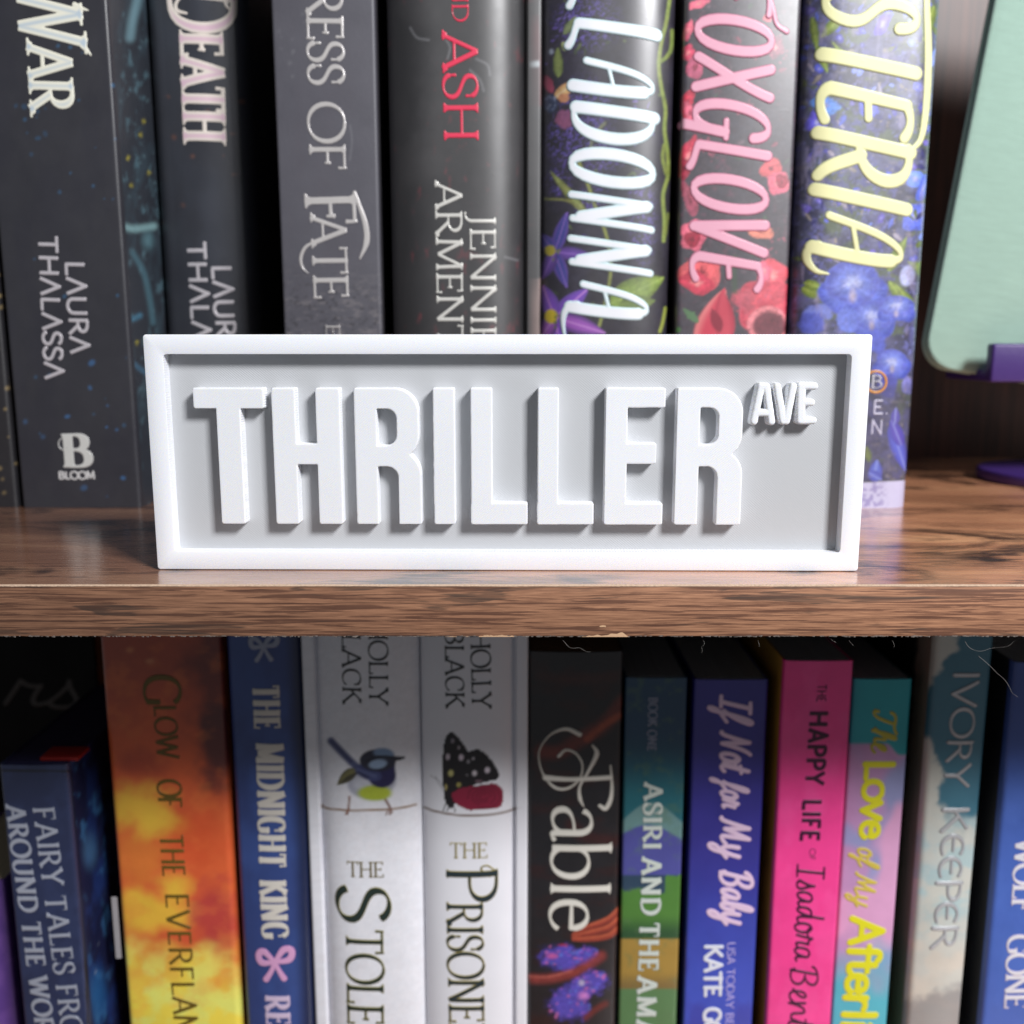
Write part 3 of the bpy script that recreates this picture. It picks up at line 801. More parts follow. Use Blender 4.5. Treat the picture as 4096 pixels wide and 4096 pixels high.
    def profile(s):
        x0, x1, d, rc = s.x0, s.x1, s.d, s.rc
        pts = []
        if s.kind == 'paper':
            for a in np.linspace(0, 90, 6):
                r = math.radians(a); pts.append((x0 + rc * (1 - math.cos(r * 1)), d + rc * (1 - math.sin(r)) + .0))
            n = max(4, int((x1 - x0 - 2 * rc) / .42))
            for t in np.linspace(0, 1, n)[1:-1]:
                pts.append((x0 + rc + t * (x1 - x0 - 2 * rc), d - s.bulge * (1 - (2 * t - 1) ** 2)))
            for a in np.linspace(90, 0, 6):
                r = math.radians(a); pts.append((x1 - rc * (1 - math.cos(r)), d + rc * (1 - math.sin(r))))
            pts = [(x0, d + rc + 1.5)] + pts + [(x1, d + rc + 1.5)]
        else:
            wl, wr = s.sh
            pts.append((x0, d + 6))
            def shoulder(xa, w, sg):
                q = []
                for a in np.linspace(0, 90, 5):
                    r = math.radians(a); q.append((xa + sg * 1.0 * (1 - math.cos(r)), d + 1.6 + 1.0 * (1 - math.sin(r))))
                q.append((xa + sg * (w - .8), d + 1.6))
                q.append((xa + sg * (w - .3), d + 2.2)); q.append((xa + sg * w, d + 4.0)); q.append((xa + sg * (w + .5), d + 3.9))
                return q
            if wl: pts += shoulder(x0, wl, 1)
            xa = x0 + (wl + .7 if wl else 0); xb = x1 - (wr + .7 if wr else 0)
            n = max(6, int((xb - xa) / .42))
            for t in np.linspace(0, 1, n):
                # ellipse-like crown that turns away at both hinges
                k = 1 - abs(2 * t - 1) ** s.crown[0]
                pts.append((xa + t * (xb - xa), d + 3.2 - (3.2 + s.bulge) * k ** s.crown[1]))
            if wr: pts += shoulder(x1, wr, -1)[::-1]
            pts.append((x1, d + 6))
        P = np.array(pts)
        keep = np.concatenate([[True], np.hypot(*np.diff(P, axis=0).T) > 1e-4])
        return P[keep]
    def yf(s, off=.03):
        P = s.prof
        o = np.argsort(P[:, 0], kind='stable')
        return lambda x, z: np.interp(x, P[o, 0], P[o, 1]) - off
    def text(s, st, sty, p0, p1, cap, edge=(225, 222, 220), inner=None, mat=None, name='lettering', g=.25, H=.14, bev=.3, extra=None, **kw):
        yr = s.d
        a = unproj(p0[0], p0[1], yr); b = unproj(p1[0], p1[1], yr)
        mx, my = (p0[0] + p1[0]) / 2, (p0[1] + p1[1]) / 2
        c = unproj(mx + cap, my, yr); c0 = unproj(mx, my, yr)
        capmm = c[0] - c0[0]
        strokes = text_strokes(st, sty, a, b, capmm) if st else []
        if extra:
            for pts, w in extra:
                pts = smooth_pts(pts)
                P = np.array([unproj(x, y, yr) for x, y in pts]); k = capmm / cap
                ww = np.interp(np.linspace(0, 1, len(P)), np.linspace(0, 1, len(w)), w) * k / 2
                strokes.append((P, ww, (False, False)))
        me = strokes_mesh(name, strokes, s.yf(), g=g, H=H, bev=bev, edge=edge, inner=inner or edge, **kw)
        if me is None: return
        return link(name, me, mat or INK, s.ob)

# ================================================================== the bookcase
shelf = thing('bookcase', 'rustic brown laminate bookcase holding both rows of books and the grey street sign', 'bookcase', (0, 100, -240))
X_L, X_R = -330, 330
def board(zt, zb, name='shelf_board'):
    me = box_mesh(name, [(X_L, X_R, 0.55, 254, zb, zt)])
    o = link(name, me, SHELF_TOP, shelf)
    return o
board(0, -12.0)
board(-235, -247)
link('added_underside_sheet', box_mesh('added_underside_sheet', [(X_L, X_R, .9, 253, -12.12, -12.004)]), UNDERSIDE, shelf)  # unseen dark sheet, added so less brown light bounces onto the book tops
link('back_panel', box_mesh('back_panel', [(X_L, X_R, 254.2, 258, -250, 330)]), BACK, shelf)

def edge_band(zt, zb):
    """glued-on front strip with slightly uneven, worn arrises"""
    xs = np.arange(X_L, X_R + .1, 1.0 if zt == 0 else 20)
    n = len(xs)
    jt = (fbm(xs / 3.0, xs * 0, 11, 4) - .5) * .22; jb = (fbm(xs / 1.6, xs * 0, 23, 4) - .5) * .5
    rows = []
    for y, z in ((.5, zt + .0), (.12, zt - .03), (0, zt - .35), (0, (zt + zb) / 2), (0, zb + .25), (.1, zb), (.5, zb)):
        top = z > (zt + zb) / 2
        rows.append(np.stack([xs, np.full(n, y), z + (jt * .6 - .05 if top else jb * .45) * (0 if abs(z - (zt + zb) / 2) < .1 else 1)], 1))
    V = np.concatenate(rows[::-1]); q = grid_faces(len(rows), n)
    return make_mesh('edge_band', V, q.ravel(), np.full(len(q), 4), None, True, 40)
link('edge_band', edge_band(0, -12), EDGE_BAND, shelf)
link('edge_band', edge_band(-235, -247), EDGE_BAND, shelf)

def worn_line():
    """the pale core line that shows where the laminate meets the edge strip"""
    xs = np.arange(-150, 150, .3); n = len(xs)
    w = .28 + .35 * np.clip(fbm(xs / 6, xs * 0, 5, 4) - .42, 0, 1) + .3 * np.clip(fbm(xs / 1.1, xs * 0, 9, 3) - .55, 0, 1)
    w = np.where(xs > 20, w * 1.2, w)
    y0 = .25 - w * .3; z0 = np.full(n, -.02)
    zf = -.10 - w * .45
    V = np.concatenate([np.stack([xs, np.full(n, -.012), zf], 1), np.stack([xs, np.full(n, -.012), z0 - .06], 1),
                        np.stack([xs, y0 + .15, z0 + .075], 1), np.stack([xs, y0 + .35 + w * .9, z0 + .07], 1)])
    q = grid_faces(4, n)
    return make_mesh('worn_edge', V, q.ravel(), np.full(len(q), 4), None, False)
link('worn_edge', worn_line(), PALE_CORE, shelf)

def chip(pts):
    bm = bmesh.new()
    top = [bm.verts.new((x * U, -.02 * U, z * U)) for x, z in pts]
    bot = [bm.verts.new((x * U, .15 * U, z * U)) for x, z in pts]
    bm.faces.new(top[::-1]) if False else bm.faces.new(top)
    n = len(pts)
    for k in range(n):
        bm.faces.new((top[k], top[(k + 1) % n], bot[(k + 1) % n], bot[k]))
    bmesh.ops.recalc_face_normals(bm, faces=bm.faces[:])
    bmesh.ops.triangulate(bm, faces=[f for f in bm.faces if len(f.verts) > 4])
    me = bpy.data.meshes.new('edge_chip'); bm.to_mesh(me); bm.free(); return me

def chip_px(xa, xb, ybase, hs, seed):
    g = np.random.default_rng(seed)
    m = 26
    x = np.linspace(xa, xb, m)
    prof = np.interp(np.linspace(0, 1, m), np.linspace(0, 1, len(hs)), hs)
    up = ybase - prof * (1 + g.uniform(-.25, .25, m)); up[0] = up[-1] = ybase - 1
    P = [unproj(a, ybase, 0) for a in x[::-1]] + [unproj(a, b, 0) for a, b in zip(x, up)]
    return chip([(p[0], max(p[1], -12.2)) for p in P])
link('edge_chip', chip_px(1900, 2058, 2552, [1, 8, 12, 8, 14, 8, 7], 1), CHIP, shelf)
link('edge_chip', chip_px(2318, 2514, 2553, [2, 9, 14, 10, 16, 24, 8], 2), CHIP, shelf)
link('edge_chip', chip_px(1700, 1900, 2552, [0, 3, 2, 6, 3, 5, 1], 3), CHIP, shelf)
link('edge_chip', chip_px(2398, 2424, 2508, [4, 7, 5], 4), CHIP, shelf)

def frayed_line():
    """ragged paper core along the bottom arris"""
    g = np.random.default_rng(12)
    bm = bmesh.new()
    for k in range(520):
        x = g.uniform(-140, 150); w = g.uniform(.15, .7); h = g.uniform(.08, .34); z = -12.05 + g.uniform(-.12, .1)
        a = [bm.verts.new(((x + dx) * U, (-.03 + dy) * U, (z + dz) * U)) for dx, dy, dz in
             ((-w, 0, h * .3), (w, .02, h * .5), (w * .6, .1, -h * .6), (-w * .7, .1, -h * .4))]
        bm.faces.new(a)
    me = bpy.data.meshes.new('frayed_core'); bm.to_mesh(me); bm.free(); return me
fr = link('frayed_core', frayed_line(), simple_mat('grey_frayed_core', (150, 138, 130), .8, .6, 2500, .3), shelf)
fr['kind'] = 'stuff'

def fibre(pts_px, Y, r=.032):
    P = smooth_pts(pts_px)
    g = np.random.default_rng(int(pts_px[0][0]))
    P3 = [np.array([*(unproj(a, b, Y))]) for a, b in P]
    V = []; n = len(P3)
    for k, p in enumerate(P3):
        rr = r * (1 - .5 * k / n)
        for a in range(4):
            t = a * math.pi / 2
            V.append((p[0] + rr * math.cos(t), Y + .6 * math.sin(k * .5) + rr * math.sin(t), p[1] + rr * .7 * math.sin(t + .7)))
    F_ = []
    for k in range(n - 1):
        for a in range(4):
            F_.append((k * 4 + a, k * 4 + (a + 1) % 4, (k + 1) * 4 + (a + 1) % 4, (k + 1) * 4 + a))
    F_ = np.array(F_)
    return make_mesh('loose_fibre', V, F_.ravel(), np.full(len(F_), 4))
for p in ([(2252, 2562), (2275, 2588), (2310, 2590), (2335, 2602), (2362, 2605)],
          [(2812, 2560), (2818, 2572), (2806, 2585), (2810, 2600), (2800, 2609)],
          [(3312, 2545), (3325, 2558), (3345, 2568)], [(3568, 2562), (3574, 2570), (3571, 2594)], [(3398, 2560), (3404, 2572), (3412, 2582)],
          [(3860, 2566), (3890, 2598), (3940, 2600), (3990, 2592), (4040, 2576), (4070, 2563)],
          [(3915, 2624), (3945, 2650), (3985, 2690), (4020, 2720), (4045, 2768), (4075, 2790)], [(3032, 2560), (3038, 2580), (3030, 2584)]):
    link('loose_fibre', fibre(p, 1.2), FIBRE, shelf)

# ================================================================== the street-name sign
SGN_W, SGN_H, SGN_T, REC = 170.0, 56.3, 10.0, 3.5
yaw = -math.atan2(2.0, 170.0)
s_cx, s_cy = -1.4, 14.4
sign = thing('street_sign', 'white framed grey plaque with raised white letters reading THRILLER AVE, standing at the shelf edge', 'sign',
             (s_cx, s_cy, .1), rotz=yaw)
RZ = Matrix.Rotation(yaw, 3, 'Z')
def sgn(px, py, dy=0.0):
    """pixel -> local (x,z) on the sign's plane at local depth dy"""
    u = (px - C_PX) / F_PX; v = (py - C_PX) / F_PX
    dirv = Vector((u, cP - v * sP, -(sP + v * cP)))
    o = RZ.transposed() @ (Vector((0, CAM_Y, CAM_Z)) - Vector((s_cx, s_cy, .1))); dl = RZ.transposed() @ dirv
    t = (dy - o.y) / dl.y
    p = o + dl * t
    return p.x, p.z
def link_sign(name, me, mat):
    o = bpy.data.objects.new(name, me); sc.collection.objects.link(o); me.materials.append(mat); o.parent = sign
    return o

def frame_mesh():
    W2 = SGN_W / 2; b = 4.55
    def ring(x0, x1, z0, z1, r, n=5):
        P = []
        for cx, cz, a0 in ((x1 - r, z0 + r, -90), (x1 - r, z1 - r, 0), (x0 + r, z1 - r, 90), (x0 + r, z0 + r, 180)):
            for k in range(n):
                a = math.radians(a0 + 90 * k / (n - 1)); P.append((cx + r * math.cos(a), cz + r * math.sin(a)))
        return np.array(P)
    rings = []
    def add(in_, y, outer=True):
        if outer: R = ring(-W2 + in_, W2 - in_, in_, SGN_H - in_, max(.75 - in_, .25))
        else: R = ring(-W2 + b + in_, W2 - b - in_, b + in_, SGN_H - b - in_, .55 if in_ >= 0 else .9)
        rings.append(np.stack([R[:, 0], np.full(len(R), y), R[:, 1]], 1))
    add(0.12, SGN_T); add(0, SGN_T - .3); add(0, .22); add(.06, .06); add(.22, 0)
    add(-.2, 0, False); add(-.05, .06, False); add(0, .22, False); add(0, REC + .3, False)
    n = len(rings[0]); V = np.concatenate(rings); F_ = []
    for r in range(len(rings) - 1):
        for k in range(n):
            F_.append((r * n + k, r * n + (k + 1) % n, (r + 1) * n + (k + 1) % n, (r + 1) * n + k))
    F_ = np.array(F_)
    me = make_mesh('frame', V, F_.ravel(), np.full(len(F_), 4), None, True)
    bm = bmesh.new(); bm.from_mesh(me); bmesh.ops.recalc_face_normals(bm, faces=bm.faces[:]); bm.to_mesh(me); bm.free()
    me.set_sharp_from_angle(angle=math.radians(50))
    return me
link_sign('frame', frame_mesh(), FRAME_PLASTIC)
link_sign('back_plate', box_mesh('back_plate', [(-SGN_W / 2 + .6, SGN_W / 2 - .6, REC, SGN_T - .1, .6, SGN_H - .6)]), GREY_PLASTIC)

def rbox(X, Z, x0, x1, z0, z1, r):
    """rounded box, r = radius or (bl, br, tr, tl)"""
    cx, cz = (x0 + x1) / 2, (z0 + z1) / 2; hx, hz = (x1 - x0) / 2, (z1 - z0) / 2
    if not hasattr(r, '__len__'): r = (r,) * 4
    px, pz = X - cx, Z - cz
    rr = np.where(px < 0, np.where(pz < 0, r[0], r[3]), np.where(pz < 0, r[1], r[2]))
    qx, qz = np.abs(px) - hx + rr, np.abs(pz) - hz + rr
    return np.minimum(np.maximum(qx, qz), 0) + np.hypot(np.maximum(qx, 0), np.maximum(qz, 0)) - rr
def smin(a, b, k):
    h = np.clip(.5 + .5 * (b - a) / k, 0, 1)
    return b * (1 - h) + a * h - k * h * (1 - h)

def letter_mesh(fn, x0, x1, z0, z1, H=REC + .05, bev=.2, wob=.04, seed=1):
    F = Field(x0 - 1.2 - .017 * seed, z0 - 1.23, x1 + 1.2, z1 + 1.2, .19)
    X, Z = np.meshgrid(F.X, F.Z)
    F.f = fn(X, Z) + wob * (fbm(X / 1.6, Z / 1.6, seed, 2) - .5)
    return sheet_from_field(F, 'letter', lambda x, z: np.full(x.shape, REC), H, bev, .05, None, 48)

def k1(x, y): return 550 + x / 1.61, 1300 + y / 1.61
def k2(x, y): return 1700 + x / 1.61, 1300 + y / 1.61
def k3(x, y): return 2650 + x / 2.1467, 1300 + y / 2.1467
def sx_(k, x, y): return sgn(*k(x, y))[0]
def sz_(k, x, y): return sgn(*k(x, y))[1]
ZB = sz_(k1, 900, 1281); ZT = sz_(k1, 900, 404)
RC = .42
def L_T():
    x0, x1 = sx_(k1, 357, 470), sx_(k1, 811, 470); zc = sz_(k1, 500, 538)
    a, b = sx_(k1, 507, 580), sx_(k1, 664, 580)
    return (lambda X, Z: smin(rbox(X, Z, x0, x1, zc, ZT, RC), rbox(X, Z, a, b, ZB, ZT - 1, RC), .25)), x0, x1
def L_H():
    a, b, c, d = (sx_(k1, q, 430) for q in (859, 1012, 1143, 1299)); z0, z1 = sz_(k1, 1090, 898), sz_(k1, 1090, 765)
    return (lambda X, Z: smin(np.minimum(rbox(X, Z, a, b, ZB, ZT, RC), rbox(X, Z, c, d, ZB, ZT, RC)), rbox(X, Z, a + 1, d - 1, z0, z1, .1), .5)), a, d
def L_R(k, st, sr, rr_, cr, ctop, cbot, ltop, lin_, lout, m):
    a, b = sx_(k, *st), sx_(k, *sr); R = sx_(k, *rr_); C = sx_(k, *cr)
    zt, zb, zl = sz_(k, *ctop), sz_(k, *cbot), sz_(k, *ltop); li, lo = sx_(k, *lin_), sx_(k, *lout)
    mid = (zb + zl) / 2
    def fn(X, Z):
        up = rbox(X, Z, a, R, mid - 1.2, ZT, (.3, 6.4, 6.0, RC))
        low = rbox(X, Z, b - 1, lo, ZB, mid + 1.6, (RC, RC, 6.2, .3))
        body = np.minimum(np.minimum(up, low), rbox(X, Z, a, b, ZB, ZT, RC))
        c1 = rbox(X, Z, b, C, zb, zt, (.3, 2.6, 2.4, .3))
        c2 = rbox(X, Z, b, li, ZB - 3, zl, (.1, .1, 2.8, .3))
        return np.maximum(np.maximum(body, -c1), -c2)
    return fn, a, max(R, lo)
def L_box(k, x, y, w):
    a, b = sx_(k, x, y), sx_(k, w, y)
    return (lambda X, Z: rbox(X, Z, a, b, ZB, ZT, RC)), a, b
def L_L(a_, b_, c_):
    a, b = sx_(k2, a_, 430), sx_(k2, b_, 430); c = sx_(k2, c_, 1210); z = sz_(k2, a_, 1147)
    return (lambda X, Z: smin(rbox(X, Z, a, b, ZB, ZT, RC), rbox(X, Z, a, c, ZB, z, RC), .2)), a, c
def L_E():
    a, b = sx_(k2, 1163, 470), sx_(k2, 1308, 470)
    arms = [(sx_(k2, 1550, 470), sz_(k2, 1400, 533), ZT), (sx_(k2, 1490, 830), sz_(k2, 1400, 895), sz_(k2, 1400, 762)),
            (sx_(k2, 1529, 1210), ZB, sz_(k2, 1400, 1147))]
    def fn(X, Z):
        f = rbox(X, Z, a, b, ZB, ZT, RC)
        for e, z0, z1 in arms: f = smin(f, rbox(X, Z, a + .5, e, z0, z1, RC), .2)
        return f
    return fn, a, arms[0][0]
specs = [L_T(), L_H(), L_R(k1, (1391, 440), (1540, 650), (1812, 640), (1667, 650), (1600, 540), (1600, 777), (1600, 912), (1684, 1180), (1832, 1230), 1),
         L_box(k2, 48, 430, 188), L_L(291, 431, 661), L_L(726, 863, 1086), L_E(),
         L_R(k3, (128, 600), (325, 800), (692, 800), (482, 870), (400, 710), (400, 1030), (380, 1215), (462, 1500), (671, 1600), 2)]
for n_, (fn, a, b) in enumerate(specs):
    link_sign('letter', letter_mesh(fn, a, b, ZB, ZT, seed=n_ + 3), WHITE_PLASTIC)

def small_letter(polys, r):
    st = []
    for pts in polys:
        P = np.array([sgn(*k3(x, y)) for x, y in pts])
        st.append((P, np.full(len(P), r), (False, False)))
    pts = np.concatenate([s[0] for s in st])
    F = Field(pts[:, 0].min() - 2, pts[:, 1].min() - 2, pts[:, 0].max() + 2, pts[:, 1].max() + 2, .15)
    for P, rr, _ in st:
        for k in range(len(P) - 1): F.seg(P[k], P[k + 1], rr[k], rr[k + 1])
    X, Z = np.meshgrid(F.X, F.Z)
    F.f += .12 * (fbm(X / .9, Z / .9, 5, 2) - .5)
    return sheet_from_field(F, 'letter', lambda x, z: np.full(x.shape, REC), REC - .1, .6, .05, None, 60)
link_sign('letter', small_letter([[(790, 828), (852, 530), (898, 530), (940, 830)], [(815, 755), (915, 755)]], .92), WHITE_PLASTIC)
link_sign('letter', small_letter([[(990, 530), (1040, 825)], [(1128, 530), (1068, 825), (1040, 825)]], .94), WHITE_PLASTIC)
link_sign('letter', small_letter([[(1190, 528), (1185, 825)], [(1190, 525), (1312, 525)], [(1190, 665), (1285, 667)], [(1185, 825), (1300, 822)],
                                  [(1205, 530), (1200, 820)]], .88), WHITE_PLASTIC)

# ================================================================== upper row of books
UPZ = (-1, 172)
SILVER = ((168, 164, 170), (205, 200, 205))
GU = 'books in the upper row'

def war_art(A):
    A.noise(90, 260, (46, 46, 54), .4, .7, .7, 4)
    A.dots(26, (60, 0, 520, 2020), 9, (60, 110, 150), 3, .55)
    A.dots(10, (60, 380, 260, 620), 14, (50, 90, 125), 8, .5)
    A.dots(12, (60, 1450, 560, 1990), 12, (62, 104, 150), 13, .7)
def war_side(A):
    A.noise(40, 130, (60, 74, 84), .5, .75, .8, 31)
    A.noise(26, 60, (90, 120, 132), .62, .8, .7, 6)
    A.line([(560, -60), (545, 20), (528, 90), (520, 150)], 34, (124, 160, 172), .9, .8)
    A.line([(490, 905), (530, 915), (570, 912), (615, 905)], 26, (140, 178, 182), .8, .9)
    A.ell(590, 960, 40, 60, (92, 128, 138), soft=.9, amt=.8)
    A.line([(530, 1010), (575, 1090), (600, 1200), (612, 1290)], 22, (84, 122, 136), .9, .7)
    A.line([(500, 1265), (530, 1275), (560, 1262)], 20, (78, 130, 158), .8, .8)
    A.line([(520, 1440), (560, 1475), (600, 1500)], 16, (76, 120, 150), .8, .7)
    for x, y in ((575, 485), (562, 540), (512, 632), (596, 690), (525, 742), (548, 1370)):
        A.ell(x, y, 11, 12, (160, 150, 60), soft=.6, amt=.9)
    A.dots(30, (480, 150, 620, 1500), 8, (110, 140, 150), 21, .5)
b_left = Book('black paperback sliver with gold specks at the far left of the upper row', 107.5, unproj(70, 2026, 107.5)[0] - 30,
              (70, 2026), 209, .05, 132, base=(34, 33, 37), zvis=UPZ, group=None,
              art=lambda A: (A.dots(26, (-20, 900, 75, 2000), 11, (150, 130, 90), 2, .7), A.dots(6, (-10, 300, 70, 900), 9, (120, 105, 70), 4, .6)))
b_war = Book('thick charcoal paperback with blue specks, pale title WAR, white B emblem near foot', 107, (90, 2026), (522, 1398), 210, .05, 134,
             base=(50, 50, 56), art=war_art, zvis=UPZ, side_art={'R': war_side}, cover_cols={'R': (50, 54, 62)}, mat=SATIN)
CRE = dict(edge=(232, 230, 214), inner=(186, 200, 210), edge_w=1.7, g=.2)
b_war.text('W', dict(font=G, thick=.15, thin=.06, nib=14, ser=(.12, .04)), (66, -85), (80, 178), 270, **CRE,
           extra=[([(300, 168), (330, 180), (352, 205), (364, 222)], [26, 16, 6]), ([(300, 20), (330, 35), (352, 42)], [20, 14, 6])])
b_war.text('AR', dict(font=G, thick=.19, thin=.07, nib=12, ser=(.14, .05)), (107, 174), (122, 446), 178, **CRE)
b_war.text('THALASSA', 'blam', (153, 938), (181, 1519), 76, *SILVER, mat=FOIL, g=.2)
b_war.text('LAURA', 'blam', (262, 1043), (284, 1417), 76, *SILVER, mat=FOIL, g=.2)
b_war.text('B', dict(font=G, thick=.3, thin=.08, nib=3, ser=(.12, .05)), (258, 1870), (372, 1870), 135, (186, 186, 186), (220, 220, 216), mat=FOIL, name='emblem', g=.22,
           extra=[([(262 + 26 * math.cos(t), 1775 + 26 * math.sin(t)) for t in np.linspace(1.5, 6.3, 9)], [6, 5, 4])])
b_war.text('BLOOM', dict(font=SANS, thick=.3, thin=.26, nib=0, ser=None), (236, 1916), (382, 1916), 30, (168, 166, 166), (200, 198, 198), name='lettering', g=.18)

b_death = Book('recessed slate-black paperback spine with pink-white DEATH title, shaded on its right side', 136, (612, 640), (1004, 640), 209, .05, 110,
               base=(44, 46, 54), zvis=UPZ, bulge=1.6, rc=6,
               art=lambda A: (A.noise(120, 300, (50, 54, 64), .4, .7, .7, 9), A.dots(14, (620, 180, 980, 1000), 10, (110, 72, 58), 6, .7)))
PK = dict(edge=(226, 216, 206), inner=(216, 184, 198), edge_w=1.6, g=.2)
b_death.text('D', dict(font=G, thick=.17, thin=.075, nib=10, ser=(.06, .04)), (672, -62), (672, 124), 268, **PK,
             extra=[([(752, 60), (712, 48), (708, 20), (735, -10), (800, -40)], [8, 16, 14, 10, 6]), ([(895, -30), (905, 20), (925, 45)], [18, 12, 6])])
b_death.text('EATH', dict(font=G, thick=.23, thin=.08, nib=8, ser=(.14, .05)), (722, 140), (738, 566), 170, **PK)
b_death.text('THALASSA', 'blam', (749, 964), (786, 1561), 76, *SILVER, mat=FOIL, g=.2)
b_death.text('LAURA', 'blam', (850, 1061), (876, 1425), 76, *SILVER, mat=FOIL, g=.2)

def fate_art(A):
    A.noise(60, 200, (84, 82, 90), .4, .75, .7, 12)
    m = sstep(1000, 1250, A.y)
    A.mix(m * sstep(.5, .75, fbm(A.x / 34, A.y / 12, 5, 4)) * .8, (112, 108, 112))
    A.mix(m * sstep(.55, .8, fbm(A.x / 12, A.y / 12, 15, 4)) * .7, (50, 48, 52))
    A.dots(12, (1100, 0, 1240, 320), 9, (110, 110, 116), 4, .5)
    A.line([(1400, 500), (1408, 560), (1400, 640)], 6, (120, 120, 126), .8, .5)
b_fate = Book('grey paperback spine with silver serif capitals RESS OF FATE and a leathery lower end', 107, (1109, 640), (1512, 640), 208, .05, 134,
              base=(84, 83, 91), art=fate_art, zvis=UPZ, rc=.9, cover_cols={'R': (60, 58, 64)})
SF = dict(edge=(172, 168, 168), inner=(204, 200, 198), mat=FOIL, g=.22)
b_fate.text('RESS', 'roman', (1222, -55), (1232, 345), 148, **SF)
b_fate.text('OF', 'roman', (1230, 412), (1240, 685), 146, **SF)
b_fate.text('F', 'roman', (1216, 775), (1224, 905), 205, **SF, extra=[([(1418, 770), (1436, 820), (1462, 900), (1466, 970), (1440, 1035)], [14, 16, 22, 24, 8])])
b_fate.text('ATE', 'roman', (1240, 858), (1256, 1200), 142, **SF, extra=[([(1258, 968), (1222, 990), (1204, 1030), (1210, 1070), (1234, 1094)], [10, 14, 14, 10, 4])])
b_fate.text('E', 'roman', (1303, 1296), (1304, 1345), 58, **SF)

def ash_art(A):
    A.noise(140, 220, (52, 50, 52), .4, .75, .6, 3)
    A.noise(50, 120, (46, 44, 48), .5, .8, .5, 41)
    for p in ([(1640, 110), (1668, 150), (1715, 160)], [(1780, 150), (1800, 190), (1790, 235)], [(1880, 280), (1920, 320), (1935, 365)],
              [(1905, 235), (1950, 260), (1960, 300)], [(2020, 1028), (2050, 1036), (2072, 1042)]):
        A.line(p, 7, (120, 120, 124), .9, .6)
    A.line([(2155, 1390), (2150, 1270), (2158, 1120)], 14, (150, 124, 118), .8, .6)
    A.line([(2150, 60), (2158, 200), (2160, 420)], 9, (90, 20, 30), .8, .6)
    A.ell(2148, 255, 12, 24, (190, 200, 205), soft=.6)
    A.noise(30, 60, (110, 40, 50), .68, .85, .5, 77)
b_ash = Book('wide rounded black hardcover with pinkish red ASH and a bright sheen down its right', 106, (1556, 640), (2166, 640), 238, .05, 140,
             kind='hard', bulge=4.6, sh=(0, 5.0), base=(32, 31, 34), art=ash_art, crown=(4.2, .88), mat=print_mat('black_jacket', .5, .9, grain=.06, coat_rough=.5, gscale=300, spec=.8), zvis=UPZ)
RED = dict(edge=(206, 44, 74), inner=(224, 62, 92), g=.22)
b_ash.text('AND', 'roman', (1806, -120), (1812, 110), 66, **RED)
b_ash.text('ASH', 'roman', (1771, 143), (1780, 582), 138, **RED)
b_ash.text('ARMENTROUT', 'roman', (1743, 733), (1760, 1811), 104, (196, 196, 190), (228, 226, 220), mat=FOIL, g=.22)
b_ash.text('JENNIFER', 'roman', (1880, 853), (1888, 1585), 102, (196, 196, 190), (228, 226, 220), mat=FOIL, g=.22)

